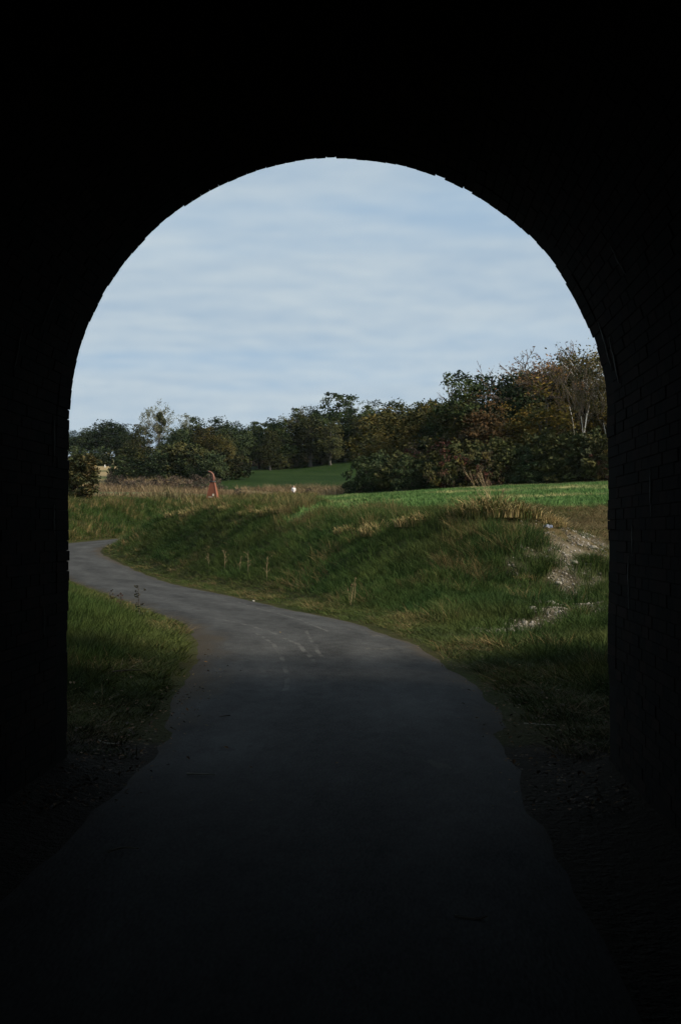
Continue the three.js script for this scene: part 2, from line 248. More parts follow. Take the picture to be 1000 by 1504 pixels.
  const im = new THREE.InstancedMesh(lineG[0], soot(1, 1, 1, .9, { bumpMap: grain, bumpScale: .003 }), rest.length);
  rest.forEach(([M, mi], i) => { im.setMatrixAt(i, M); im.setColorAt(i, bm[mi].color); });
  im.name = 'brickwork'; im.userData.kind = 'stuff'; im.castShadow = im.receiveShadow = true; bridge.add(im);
  // pale lime runs that have seeped out of the joints
  const lime = mat(.20, .20, .18, .9);
  for (const [s0, z, len, w] of [[3.45, 1.1, .42, .010], [3.0, 1.5, .3, .008], [LENP - 3.2, .42, .34, .012], [LENP - 3.05, .62, .32, .012], [LENP - 3.5, 1.75, .22, .010], [LENP - 1.55, .9, .35, .009], [LENP - 1.75, 1.05, .2, .008], [LENP - 2.1, 1.7, .3, .009], [2.5, .45, .3, .012], [1.9, .44, .2, .010], [1.2, .7, .2, .008]]) {
    const n = 9, pts = [], rad = []; const dir = s0 < LENP / 2 ? -1 : 1;
    for (let i = 0; i < n; i++) { const [x, y, nx, ny] = onBore(s0 + dir * len * i / (n - 1)); pts.push(V(x - nx * .006, y - ny * .006, z + N2(i * .5, s0 * 9) * .02)); rad.push(w * (.35 + .65 * Math.sin(Math.PI * (i + .6) / n)) * (.8 + .4 * r())); }
    part('lime_streak', finS([tube(pts, rad, 6)]), lime, bridge);
  }
}
{ // earth bank that carries the line
  const r = [], S = (pts, d, f) => { const s = new THREE.Shape(); pts.forEach((q, i) => i ? s.lineTo(...q) : s.moveTo(...q)); s.closePath(); const g = new THREE.ExtrudeGeometry(s, { depth: d, bevelEnabled: false }); f(g); r.push(g); };
  const prof = [[-9, -.5], [.8, 5.8], [TL - .8, 5.8], [TL + 9, -.5]];     // across the line, as (z, height)
  for (const sd of [-1, 1]) S(prof, 110, g => { g.rotateY(-Math.PI / 2); g.translate(sd < 0 ? XC - 8.02 : XC + 8.02 + 110, 0, 0); });
  r.push(horseshoe(XC - 8, XC + 8, 5.7, .85, .37, TL - .37));
  const m = new THREE.Mesh(fin(r), mat(.05, .055, .025, .97)); m.name = 'embankment'; m.userData.kind = 'structure'; m.castShadow = m.receiveShadow = true; scene.add(m);
}

// ---------------------------------------------------------------- grasses
function tuftGeo(seed, n, h, spread, lean, w, segs = 2, heads = false) {
  const q = RNG(seed), b = new GB();
  for (let i = 0; i < n; i++) {
    const a = q() * 6.283, r0 = spread * Math.sqrt(q()), hx = h * (.55 + .55 * q()), l = lean * (.3 + q()), la = a + (q() - .5) * 2.2, wa = q() * 6.283, ww = w * (.6 + .7 * q());
    const P = (t) => [Math.cos(a) * r0 + Math.cos(la) * l * hx * t * t, hx * t * (1 - .25 * l * t), Math.sin(a) * r0 + Math.sin(la) * l * hx * t * t];
    const k = .8 + .4 * q(), col = [k * (.95 + .1 * q()), k, k * (.9 + .2 * q())], cx = Math.cos(wa) * ww / 2, cz = Math.sin(wa) * ww / 2;
    let p0 = P(0);
    for (let s = 1; s <= segs; s++) { const p1 = P(s / segs), k0 = 1 - (s - 1) / segs * .4, k1 = s === segs ? 0 : 1 - s / segs * .4;
      const A = [p0[0] - cx * k0, p0[1], p0[2] - cz * k0], B = [p0[0] + cx * k0, p0[1], p0[2] + cz * k0], C = [p1[0] - cx * k1, p1[1], p1[2] - cz * k1], D = [p1[0] + cx * k1, p1[1], p1[2] + cz * k1];
      b.tri(A, B, D, col); if (k1) b.tri(A, D, C, col); p0 = p1; }
    if (heads && q() < .5) { const e = P(1), f = P(.82); const A = [f[0], f[1], f[2]], s = ww * 2.2; b.tri([f[0] - s, f[1], f[2]], [f[0] + s, f[1], f[2]], [e[0], e[1] + .03, e[2]], [1.1, 1, .9]); }
  }
  return b.geo();
}
const grassM = new THREE.MeshPhysicalMaterial({ specularIntensity: .25, color: 0xffffff, vertexColors: true, roughness: .75, side: THREE.DoubleSide });
const inView = (x, d, m) => { const l = -.262 * d - m, r = .175 * d + m; return x > l && x < r; };
function sow(name, label, category, geo, list) { // list of [x, d, scale, heightScale, colour, yOffset]
  const im = new THREE.InstancedMesh(geo, grassM, list.length), o = new THREE.Object3D(), c = new THREE.Color(), q = RNG(list.length + 7);
  list.forEach((t, i) => { o.position.set(t[0], (t[6] ?? land(t[0], t[1])) + (t[5] ?? -.015), CAMZ - t[1]); o.rotation.set((q() - .5) * .25, q() * 6.283, (q() - .5) * .25); o.scale.set(t[2], t[2] * t[3], t[2]); o.updateMatrix(); im.setMatrixAt(i, o.matrix); im.setColorAt(i, c.setRGB(...t[4])); });
  im.castShadow = im.receiveShadow = true; top(im, name); tag(im, label, category, null, 'stuff'); return im;
}
{
  const q = RNG(2024), A = [], B = [], C = [], Dd = [], E = [], F = [];
  const GREEN = [.029, .058, .011], LUSH = [.020, .053, .010], OLIVE = [.048, .062, .015], DRY = [.185, .145, .062], TAN = [.13, .096, .042], BROWN = [.070, .046, .022];
  const scatter = (x0, x1, d0, d1, per, f) => { const n = (x1 - x0) * (d1 - d0) * per; for (let i = 0; i < n; i++) { const x = mix(x0, x1, q()), d = mix(d0, d1, q()); f(x, d); } };
  const bank = (x, d, far) => {
    if (!inView(x, d, 1.6)) return;
    const { h, dr, side } = landInfo(x, d); const rag = fbm(x * 2.2, d * 2.2, 2, 6) * .18;
    if (dr < 1.66 + rag + .12 + .35 * sstep(50, 66, d) * sstep(110, 95, d) + (side < 0 ? .2 * sstep(12, 15, d) * sstep(27, 22, d) : 0) && d > 10.5) return;
    if (d < 10.9 && (d < 10.2 || Math.abs(x - XC) < 1.6)) return;
    if (rightField(x, d) || leftStrip(x, d) || topField(x, d)) return;
    const ck = chalk(x, d), st = strawy(x, d);
    if (q() < Math.max(ck * 1.12 - .1, st * .75)) { if (st > .3 && q() < .5 && ck < .5) C.push([x, d, .7 + q() * .7, .25 + .2 * q(), mix3([.165, .128, .06], [.095, .072, .034], q()), 0, h]); return; }
    const dry = fbm(x * .35, d * .35, 3, 12) + fbm(x * 1.4, d * 1.4, 2, 13) * .5, lush = fbm(x * .25 + 9, d * .25, 2, 15);
    const verge = sstep(3.1, 2.3, dr);                              // kept short along the tarmac
    const rise = h - laneH(d);
    const crest = side > 0 ? sstep(1.7, 2.6, rise) : sstep(1.4, 2.6, rise);
    let c = mix3(GREEN, lush > 0 ? LUSH : OLIVE, clamp(Math.abs(lush) * 3.2));
    let dryness = clamp(dry * 1.3 - .12 + crest * .68 + (d > 60 ? .12 : 0) + (side < 0 && d < 22 ? sstep(18, 11, d) * .45 : 0) + (side > 0 && d < 17 ? sstep(16.5, 12, d) * .5 : 0) + (q() - .5) * .25);
    if (verge > .5) { c = mix3(c, OLIVE, .6); dryness = clamp(.15 + dry * .9); }
    const mott = fbm(x * 1.1 + 40, d * .8, 3, 17);
    const isDry = q() < dryness * .7;
    const face = side > 0 ? mix(mix(.62, 1, sstep(5.2, 6.2, dr)), 1, sstep(75, 95, d)) : 1, low = face * (side < 0 && d < 45 ? .72 : 1) * (side > 0 && x > 3.4 && d > 31 ? .45 : d > 39 && d < 47 && x > 0 ? .4 : 1), s = (far ? mix(1.0, 1.5, sstep(50, 80, d)) : 1) * (.8 + .45 * q()) * mix(.75, 1, sstep(11, 16, d));
    const hs = low * mix(1, .42, verge) * (.75 + .6 * q()) * (1 + .45 * clamp(dry * 2) + .5 * fbm(x * .9, d * .9, 2, 19));
    
    if (isDry) (far ? Dd : B).push([x, d, s * (1 + .25 * q()), hs * .85, mix3(DRY, d < 17 ? BROWN : TAN, clamp(q() * 1.1)), -.02, h]);
    else (far ? Dd : A).push([x, d, s, hs, mix3(c, OLIVE, clamp(q() * .5 + mott * .9)).map(v => v * (1 + mott * .8)), -.02, h]);
  };
  scatter(-5, 5, 10.2, 18, 130, (x, d) => bank(x, d));
  scatter(-8, 7, 18, 32, 95, (x, d) => bank(x, d));
  scatter(-15, 10, 32, 50, 55, (x, d) => bank(x, d));
  scatter(-22, 8, 50, 72, 16, (x, d) => bank(x, d, true));
  scatter(-26, 14, 50, 112, 22, (x, d) => bank(x, d, true));
  sow('meadow_grass', 'lush green grass over the cutting banks and verges', 'grass', tuftGeo(3, 20, .30, .12, .8, .008), A);
  sow('dry_grass', 'straw coloured dry grass scattered over the near banks', 'grass', tuftGeo(4, 20, .40, .11, .8, .005, 3), B);
  sow('straw_litter', 'flattened straw and hay beside the field entrance', 'straw', tuftGeo(5, 22, .5, .25, 1.6, .007, 2), C);
  sow('bank_grass', 'mixed green and straw grass on the far lane banks', 'grass', tuftGeo(6, 20, .30, .16, .8, .011), Dd);
  // sown field: short rows of young corn
  scatter(-12, 28, 45, 139, 16, (x, d) => { if (!inView(x, d, 2) || !rightField(x, d)) return; const pale = Math.min(1, 1.5 * rows(x, d)); if (q() < pale * .5) return; E.push([x, d, 1.2 + .5 * q() + d * .004, .8 + .4 * q(), mix3(mix3([.054, .122, .031], [.085, .148, .043], q()), [.25, .25, .11], pale), -.01]); });
  sow('young_crop', 'short bright green crop on the field behind the bank', 'crop', tuftGeo(8, 9, .13, .16, .5, .018, 1), E);
  // rank dead growth along the hedge bottoms and field margins
  const rank = (x, d) => { if (!inView(x, d, 4) || rightField(x, d) || leftStrip(x, d) || topField(x, d) || farField(x, d)) return; const [dr] = lane(x, d); if (dr < 3.6 || (Math.abs(x + 13.6) < 3 && d > 150 && d < 180)) return; const n = fbm(x * .12, d * .12, 3, 30); F.push([x, d, 2.2 + q() * 1.3, (.45 + .5 * clamp(n + .5)) * (.7 + .6 * q()), mix3(mix3([.15, .105, .06], [.25, .19, .105], q()), [.085, .085, .036], clamp(n * 2 + .1)), -.05]); };
  scatter(-50, 30, 112, 212, 2.6, rank);
  scatter(-40, 4, 262, 282, 1.5, (x, d) => F.push([x, d, 3 + q(), .5 + .4 * q(), mix3([.14, .10, .06], [.09, .08, .04], q()), -.05]));
  sow('rank_grass', 'brown dead growth along the far field margins', 'grass', tuftGeo(9, 22, .5, .26, .7, .018, 2), F);
}

// ---------------------------------------------------------------- trees and shrubs
const leafM = new THREE.MeshPhysicalMaterial({ specularIntensity: .25, color: 0xffffff, vertexColors: true, roughness: .78, side: THREE.DoubleSide });
function leaf(b, q, x, y, z, s, col) {
  const a = q() * 6.283, t = Math.acos(2 * q() - 1), ux = Math.sin(t) * Math.cos(a), uy = Math.cos(t), uz = Math.sin(t) * Math.sin(a);
  let vx = uy, vy = -ux + .3, vz = q() - .5; const d = vx * ux + vy * uy + vz * uz; vx -= d * ux; vy -= d * uy; vz -= d * uz; const l = Math.hypot(vx, vy, vz) || 1, w = s * .55 / l; vx *= w; vy *= w; vz *= w;
  const k = .72 + .56 * q(), c = [col[0] * k, col[1] * k * (.94 + .12 * q()), col[2] * k];
  const A = [x - ux * s, y - uy * s, z - uz * s], B = [x + vx, y + vy, z + vz], C = [x + ux * s, y + uy * s, z + uz * s], D = [x - vx, y - vy, z - vz];
  b.tri(A, B, C, c); b.tri(A, C, D, c);
}
function gauss(q) { return (q() + q() + q() - 1.5) * .82; }
// limb from a to b, sagging or rising a little
function limb(q, a, b, r0, r1, bend, sides = 4, n = 4) { const P = [], R = []; const off = V(gauss(q), gauss(q) * .5, gauss(q)).multiplyScalar(bend); for (let i = 0; i <= n; i++) { const t = i / n; P.push(a.clone().lerp(b, t).addScaledVector(off, Math.sin(Math.PI * t))); R.push(mix(r0, r1, t)); } return { g: tube(P, R, sides), P }; }
/* leafy tree, unit = metres at its drawn height H. o: H, trunk radius, lobes [[x,y,z,rx,ry,rz]...] as fractions of H, clumps, per clump, leaf size, palette, bark */
function leafyTree(seed, o) {
  const q = RNG(seed), g = new THREE.Group(), H = o.H, wood = [], b = new GB();
  const lean = V(gauss(q) * .04 * H, 0, gauss(q) * .04 * H), stem = (t) => V(lean.x * t * t + Math.sin(t * 5 + seed) * .012 * H, H * t, lean.z * t * t + Math.cos(t * 4 + seed) * .01 * H);
  const topT = o.trunkTop ?? .8, TP = [], TR = []; for (let i = 0; i <= 8; i++) { const t = i / 8 * topT; TP.push(stem(t)); TR.push(o.tr * (i === 0 ? 1.45 : 1) * (1 - .85 * i / 8)); }
  part('trunk', finS([tube(TP, TR, 7)]), o.bark, g);
  const vol = o.lobes.map(l => l[3] * l[4] * l[5]), tot = vol.reduce((a, c) => a + c, 0);
  for (let k = 0; k < o.clumps; k++) {
    let u = q() * tot, li = 0; while (u > vol[li] && li < vol.length - 1) u -= vol[li++];
    const L = o.lobes[li]; let dx, dy, dz, rr; do { dx = 2 * q() - 1; dy = 2 * q() - 1; dz = 2 * q() - 1; rr = dx * dx + dy * dy + dz * dz; } while (rr > 1 || rr < .0001);
    const push = Math.pow(Math.sqrt(rr), -.38); dx *= push; dy *= push; dz *= push;
    const c = V(H * (L[0] + dx * L[3]), H * (L[1] + dy * L[4]), H * (L[2] + dz * L[5]));
    if (c.y < o.floor * H) c.y = o.floor * H + q() * .1 * H;
    if (q() < (o.limbShare ?? .3)) { const t0 = clamp(c.y / H * (.45 + .35 * q()), .12, topT); wood.push(limb(q, stem(t0), c, o.tr * .30 * (1.1 - t0), .012 * (H / 12), .05 * H, 4, 4).g); }
    const pal = o.pal[Math.min(o.pal.length - 1, (Math.pow(q(), o.palPow ?? 1) * o.pal.length) | 0)], cr = (o.cr ?? .075) * H * (.6 + .8 * q()), n = o.per * (.6 + .8 * q());
    for (let i = 0; i < n; i++) leaf(b, q, c.x + gauss(q) * cr * 1.15, c.y + gauss(q) * cr * .8, c.z + gauss(q) * cr * 1.15, o.leaf * (.6 + .8 * q()), pal);
  }
  if (wood.length) part('branches', finS(wood), o.bark, g);
  part('crown', b.geo(), leafM, g);
  return g;
}
/* bare or half-bare tree grown by forking */
function forkTree(seed, o) {
  const q = RNG(seed), g = new THREE.Group(), wood = [], b = new GB(), H = o.H; const trunks = [];
  const grow = (p, dir, len, r, lvl, list) => {
    const e = p.clone().addScaledVector(dir, len); const { g: tg, P } = limb(q, p, e, Math.max(r * .85, .022), Math.max(r * .52, .017), len * (lvl ? .10 : .05), lvl < 2 ? 6 : 3, lvl < 2 ? 5 : 2); list.push(tg);
    if (lvl >= o.levels) { if (o.pal && q() < o.leafy) for (let i = 0; i < o.per; i++) leaf(b, q, e.x + gauss(q) * o.cr, e.y + gauss(q) * o.cr, e.z + gauss(q) * o.cr, o.leaf * (.6 + .8 * q()), o.pal[(q() * o.pal.length) | 0]); return; }
    const n = lvl === 0 ? (o.forks0 ?? 3) : 2 + (q() < (o.extra ?? .6) ? 1 : 0) + (lvl >= o.levels - 1 ? 1 : 0);
    for (let k = 0; k < n; k++) {
      const at = k === 0 ? e : p.clone().lerp(e, lvl === 0 ? .45 + .5 * q() : .35 + .6 * q());
      const nd = dir.clone().addScaledVector(V(gauss(q), gauss(q) * .6, gauss(q)).normalize(), (k === 0 ? o.k0 ?? .25 : o.spread ?? .75) * (.7 + .6 * q())); nd.y += o.up ?? .12; nd.normalize();
      grow(at, nd, len * (k === 0 ? .74 : .52 + .26 * q()), r * (k === 0 ? .62 : .45), lvl + 1, lvl + 1 < 2 && o.paleLimbs ? trunks : wood);
    }
  };
  const stems = o.stems ?? 1;
  for (let s = 0; s < stems; s++) { const a = s * 2.4 + q(), dir = V(Math.cos(a) * (o.splay ?? .06), 1, Math.sin(a) * (o.splay ?? .06)).normalize(); grow(V(Math.cos(a) * .1 * (stems - 1), 0, Math.sin(a) * .1 * (stems - 1)), dir, H * (o.first ?? .34), o.tr, 0, trunks); }
  part('trunk', finS(trunks), o.bark, g); part('branches', finS(wood), o.twig ?? o.bark, g);
  if (b.p.length) part('crown', b.geo(), leafM, g);
  const box = new THREE.Box3().setFromObject(g); g.userData.H0 = box.max.y; return g;
}
const BARK = mat(.055, .045, .035, .95), GREYBARK = mat(.11, .10, .085, .95), WHITEBARK = mat(.62, .60, .55, .8), TWIG = mat(.085, .065, .05, .95), PALETWIG = mat(.13, .115, .095, .95);
const pDark = [[.0187, .0314, .0119], [.0255, .0391, .0136], [.0145, .0255, .0110], [.0306, .0425, .0145]];
const pIvy = [[.0195, .0345, .0105], [.0315, .0480, .0128], [.0150, .0270, .0097], [.0390, .0510, .0135]];
const pOlive = [[.050, .046, .011], [.036, .038, .010], [.066, .054, .012], [.028, .030, .010]];
const pMoss = [[.0288, .0360, .0108], [.0374, .0418, .0115], [.0202, .0259, .0094], [.0446, .0432, .0122]];
const pBronze = [[.0480, .0264, .0096], [.0348, .0252, .0096], [.0552, .0312, .0108], [.0240, .0228, .0084]];
const pYellow = [[.1125, .0788, .0135], [.0788, .0638, .0135], [.1312, .0863, .0150], [.0450, .0465, .0135]];
const pPale = [[.085, .095, .060], [.105, .110, .070], [.070, .080, .048]];
const pRust = [[.0570, .0192, .0132], [.0420, .0216, .0132], [.0300, .0240, .0120]];
const roundLobes = [[0, .62, 0, .24, .22, .24], [-.14, .55, .05, .20, .18, .18], [.15, .52, -.04, .2, .17, .18], [.03, .8, .02, .15, .16, .15], [-.06, .42, -.08, .2, .15, .2]];
const tallLobes = [[0, .55, 0, .17, .3, .17], [-.08, .42, .05, .17, .22, .15], [.09, .66, -.03, .14, .2, .14], [.0, .86, .02, .09, .12, .09], [.05, .28, -.04, .17, .18, .15]];
const raggedLobes = [[-.05, .82, 0, .12, .14, .12], [.12, .74, .03, .12, .12, .12], [-.15, .62, .02, .13, .12, .13], [.02, .5, -.03, .2, .2, .18], [.0, .26, 0, .2, .2, .2]];
const bushLobes = [[0, .5, 0, .5, .42, .42], [-.45, .4, .1, .4, .34, .35], [.45, .38, -.06, .42, .32, .36], [.15, .72, 0, .3, .25, .3], [-.25, .2, 0, .5, .2, .4], [.3, .2, 0, .5, .2, .4]];
const hedgeLobes = [[0, .45, 0, .3, .42, .3], [.1, .7, 0, .2, .27, .2], [-.12, .6, .05, .2, .3, .2]];
const KIND = {
  dark: [11, 12, 13].map(s => leafyTree(s, { H: 12, tr: .28, lobes: roundLobes, clumps: 135, per: 40, leaf: .18, pal: pDark, floor: .2, bark: BARK })),
  ivy: [21, 22, 23].map(s => leafyTree(s, { H: 12, tr: .26, lobes: tallLobes, clumps: 150, per: 40, leaf: .165, pal: pIvy, floor: .06, bark: BARK, limbShare: .15, cr: .06 })),
  ragged: [31, 32].map(s => leafyTree(s, { H: 13, tr: .26, lobes: raggedLobes, clumps: 150, per: 38, leaf: .165, pal: pIvy, floor: .08, bark: BARK, cr: .058 })),
  olive: [41, 42, 43].map(s => leafyTree(s, { H: 11, tr: .22, lobes: roundLobes, clumps: 160, per: 42, leaf: .15, pal: pOlive, floor: .12, bark: BARK, cr: .08 })),
  moss: [46, 47].map(s => leafyTree(s, { H: 11, tr: .22, lobes: tallLobes, clumps: 150, per: 40, leaf: .15, pal: pMoss, floor: .08, bark: GREYBARK, cr: .08 })),
  bronze: [51, 52].map(s => leafyTree(s, { H: 9, tr: .18, lobes: roundLobes, clumps: 140, per: 38, leaf: .14, pal: pBronze, floor: .1, bark: BARK, cr: .085 })),
  yellow: [61, 62].map(s => leafyTree(s, { H: 9, tr: .15, lobes: tallLobes, clumps: 110, per: 32, leaf: .125, pal: pYellow, floor: .12, bark: GREYBARK, cr: .085 })),
  birchleaf: [66, 67].map(s => leafyTree(s, { H: 13, tr: .13, lobes: [[0, .66, 0, .2, .26, .2], [.1, .8, 0, .15, .18, .15], [-.1, .55, 0, .16, .18, .16]], clumps: 140, per: 34, leaf: .11, pal: [...pOlive, ...pYellow], palPow: 1.6, floor: .3, bark: WHITEBARK, limbShare: .5, cr: .08 })),
  shrub: [71, 72, 73].map(s => leafyTree(s, { H: 4, tr: .10, lobes: bushLobes, clumps: 110, per: 40, leaf: .13, pal: pMoss, floor: .03, bark: TWIG, cr: .11, trunkTop: .5 })),
  darkshrub: [75, 76].map(s => leafyTree(s, { H: 4, tr: .10, lobes: bushLobes, clumps: 110, per: 40, leaf: .13, pal: pDark, floor: .03, bark: TWIG, cr: .11, trunkTop: .5 })),
  rustshrub: [78, 79].map(s => leafyTree(s, { H: 4, tr: .10, lobes: bushLobes, clumps: 70, per: 30, leaf: .125, pal: [...pRust, ...pOlive], floor: .03, bark: TWIG, cr: .11, trunkTop: .5 })),
  bramble: [81, 82, 83].map(s => leafyTree(s, { H: 2.4, tr: .05, lobes: bushLobes, clumps: 60, per: 24, leaf: .09, pal: [[.075, .055, .042], [.095, .070, .050], [.055, .050, .036]], floor: .02, bark: TWIG, cr: .14, trunkTop: .5, limbShare: .6 })),
  bare: [91, 92, 93].map(s => forkTree(s, { H: 13, tr: .2, levels: 7, forks0: 5, bark: GREYBARK, twig: TWIG, pal: [[.14, .065, .025], [.11, .07, .03]], leafy: .22, per: 2, leaf: .08, cr: .3, spread: .95, up: .05, k0: .3, extra: .5, first: .26 })),
  bareorange: [96].map(s => forkTree(s, { H: 13, tr: .22, levels: 7, forks0: 5, bark: GREYBARK, twig: TWIG, pal: [[.15, .075, .026], [.12, .08, .03], [.10, .055, .03]], leafy: .5, per: 4, leaf: .085, cr: .5, spread: 1.0, up: .04, k0: .32, extra: .6, first: .26 })),
  birch: [101, 102].map(s => forkTree(s, { H: 13, tr: .12, levels: 5, stems: 2, splay: .13, first: .42, forks0: 3, paleLimbs: true, bark: WHITEBARK, twig: TWIG, pal: [...pOlive, ...pYellow], leafy: .6, per: 9, leaf: .085, cr: .45, spread: .5, up: .2, extra: .5 })),
  sparse: [111, 112].map(s => leafyTree(s, { H: 13, tr: .2, lobes: [[-.17, .72, 0, .2, .13, .18], [.03, .86, 0, .16, .12, .15], [.16, .74, .03, .14, .16, .14], [-.08, .56, .0, .2, .1, .18], [.12, .5, 0, .12, .12, .12]], clumps: 95, per: 22, leaf: .13, pal: pPale, floor: .34, bark: GREYBARK, limbShare: .9, cr: .055, trunkTop: .85 })),
};
const used = {}, rollT = RNG(9);
function plant(kind, name, label, category, group, px, topY, d, wide = 1) { // bearing and top angle are survey notes, turned into a place and a height here
  const list = KIND[kind], i = used[kind] = (used[kind] ?? -1) + 1, src = list[i % list.length];
  const o = i < list.length ? src : src.clone();
  const x = (px - 585) * d / 2000, y = land(x, d), h = (EYE + (783 - topY) * d / 2000 - y) * (kind.startsWith('bare') ? 1.02 : 1.07); wide *= 1.12;
  src.userData.H0 ??= new THREE.Box3().setFromObject(src).max.y; const H0 = src.userData.H0, k = h / H0;
  o.position.set(x, y - .05, CAMZ - d); o.rotation.y = rollT() * 6.283; o.scale.set(k * wide, k, k * wide);
  o.userData = { H0 }; top(o, name); return tag(o, label, category, group);
}
const ORD = ['leftmost', 'second from the left', 'third from the left', 'fourth from the left', 'fifth from the left', 'sixth from the left', 'seventh from the left', 'eighth from the left', 'ninth from the left', 'tenth from the left', 'eleventh from the left', 'twelfth from the left', 'thirteenth from the left', 'fourteenth from the left'];
function rowOf(kind, name, text, category, group, list) { list.sort((a, b) => a[0] - b[0]).forEach((t, i) => plant(kind, name, list.length > 1 ? `${text}, ${i === list.length - 1 ? 'rightmost' : ORD[i]}` : text, category, group, ...t)); }
const WR = 'trees of the right hand wood', WM = 'trees of the wood above the dark green field', WL = 'trees of the left copse', WF = 'far trees on the left skyline';
// right-hand wood behind the bright field
rowOf('ragged', 'ivy_tree', 'tall ragged ivy-green tree at the left shoulder of the right hand wood', 'tree', WR, [[672, 557, 143, 1.1], [700, 553, 147, 1.15]]);
rowOf('dark', 'evergreen_tree', 'dark rounded evergreen in the right hand wood', 'tree', WR, [[765, 550, 145, 1], [795, 570, 149, 1], [730, 556, 150, 1.1], [860, 585, 152, 1.1], [900, 590, 151, 1.1], [635, 612, 147, 1]]);
rowOf('bronze', 'bronze_tree', 'bronze brown autumn tree in the right hand wood', 'tree', WR, [[712, 596, 139, 1.1]]);
rowOf('yellow', 'yellow_tree', 'yellow leaved tree in the right hand wood', 'tree', WR, [[798, 566, 138, 1.25], [820, 596, 138, 1.0], [748, 596, 139, 1.0], [905, 560, 143, 1.3], [778, 600, 139, 1.1], [872, 600, 143, 1.1], [838, 565, 149, 1.2]]);
rowOf('bareorange', 'thin_tree', 'big half-bare tree with last orange leaves, highest dome of the right hand wood', 'tree', WR, [[798, 503, 148, 1.25]]);
rowOf('bare', 'bare_tree', 'bare twiggy tree standing out above the right hand wood', 'tree', WR, [[690, 556, 152, .8], [745, 538, 153, .9], [835, 508, 152, .8], [872, 500, 154, .9], [768, 526, 156, .9]]);
rowOf('birch', 'birch_tree', 'white stemmed birch at the right end of the wood', 'tree', WR, [[849, 512, 136.5, .8], [888, 512, 137, .8]]);
rowOf('birchleaf', 'golden_birch', 'olive gold leaved birch with pale stem at the right edge', 'tree', WR, [[872, 518, 146, 1.1], [905, 510, 145, 1.2], [840, 540, 150, 1.1], [815, 548, 152, 1.1]]);
rowOf('olive', 'olive_tree', 'olive brown tree at the left end of the right hand wood', 'tree', WR, [[598, 600, 152, 1.25], [570, 610, 158, 1.2], [630, 602, 150, 1.2], [650, 592, 154, 1.1], [556, 636, 146, .9], [680, 590, 142, 1], [785, 550, 151, 1.1], [760, 566, 150, 1.1], [825, 535, 150, 1.1], [860, 545, 149, 1.2]]);
rowOf('shrub', 'shrub', 'mossy green shrub along the foot of the right hand wood', 'shrub', 'shrubs at the foot of the right hand wood', [[590, 660, 137, 1.1], [622, 655, 136, 1], [690, 648, 135, 1], [735, 640, 135, 1], [790, 632, 135, 1], [830, 636, 135, 1], [862, 630, 135, 1], [893, 632, 135, 1.1], [930, 630, 136, 1.1]]);
rowOf('rustshrub', 'rusty_shrub', 'rusty red-brown shrub along the foot of the right hand wood', 'shrub', 'shrubs at the foot of the right hand wood', [[665, 660, 133, .8], [712, 664, 133, .7], [882, 660, 133, .6], [845, 655, 134, .7], [640, 640, 138, 1]]);
rowOf('darkshrub', 'dark_shrub', 'dark green shrub along the foot of the right hand wood', 'shrub', 'shrubs at the foot of the right hand wood', [[540, 671, 136, .75], [560, 662, 138, .8], [605, 670, 134, .8], [652, 668, 134, .8], [760, 660, 134, .9], [812, 668, 134, .7]]);
// wood above the dark green field
rowOf('ivy', 'ivy_tree', 'dark ivy-clad tree above the dark green field', 'tree', WM, [[364, 626, 250, 1.1], [380, 622, 254, 1.2], [397, 616, 252, 1.2], [412, 620, 252, 1.1], [437, 602, 258, 1.1], [472, 612, 256, 1.1], [505, 606, 258, 1.1], [540, 598, 262, 1.2]]);
rowOf('ragged', 'ragged_tree', 'tallest ragged-topped tree above the dark green field', 'tree', WM, [[496, 581, 268, 1.15]]);
rowOf('ragged', 'ragged_tree', 'rather ragged tree just right of the tallest one above the dark green field', 'tree', WM, [[520, 590, 270, 1.15]]);
rowOf('dark', 'broad_tree', 'broad dark round-headed tree above the dark green field', 'tree', WM, [[372, 626, 262, 1.1], [455, 598, 272, 1], [552, 590, 275, 1.2], [585, 590, 272, 1.2], [618, 594, 268, 1.1], [640, 590, 266, 1.1]]);
rowOf('moss', 'mossy_tree', 'grey-brown thin crowned tree above the dark green field', 'tree', WM, [[425, 612, 256, 1.3], [455, 612, 254, 1.3], [485, 618, 254, 1.2], [525, 615, 258, 1.3], [395, 634, 248, 1.1], [560, 605, 262, 1.3]]);
rowOf('bare', 'bare_tree', 'bare twiggy tree topping the wood above the dark green field', 'tree', WM, [[443, 598, 270, .9], [460, 597, 274, .9], [375, 622, 262, .9]]);
rowOf('yellow', 'yellow_tree', 'small orange-yellow tree at the right end of the dark green field', 'tree', WM, [[531, 642, 262, 1.3]]);
rowOf('shrub', 'shrub', 'low pale shrub at the top edge of the dark green field', 'shrub', 'shrubs above the dark green field', [[418, 668, 252, 1], [436, 668, 254, .8], [400, 672, 250, 1], [470, 660, 256, 1], [500, 655, 258, 1]]);
// copse on the left
rowOf('olive', 'olive_tree', 'olive brown tree in the left copse', 'tree', WL, [[300, 626, 228, 1.0], [330, 640, 226, .9]]);
rowOf('dark', 'dark_tree', 'dark green tree in the left copse', 'tree', WL, [[245, 640, 236, 1], [264, 630, 228, 1], [334, 624, 232, 1.1], [285, 614, 240, 1.15], [318, 614, 240, 1.1], [346, 620, 238, 1.0]]);
rowOf('shrub', 'shrub', 'mossy shrub at the foot of the left copse', 'shrub', 'shrubs of the left copse', [[190, 655, 216, 1], [215, 652, 218, 1], [240, 655, 217, 1.1], [262, 650, 218, 1.1], [300, 655, 218, 1], [335, 660, 222, 1]]);
rowOf('darkshrub', 'dark_shrub', 'dark shrub at the foot of the left copse', 'shrub', 'shrubs of the left copse', [[182, 668, 213, .7], [228, 662, 213, .9], [277, 664, 214, .9], [312, 662, 216, .9]]);
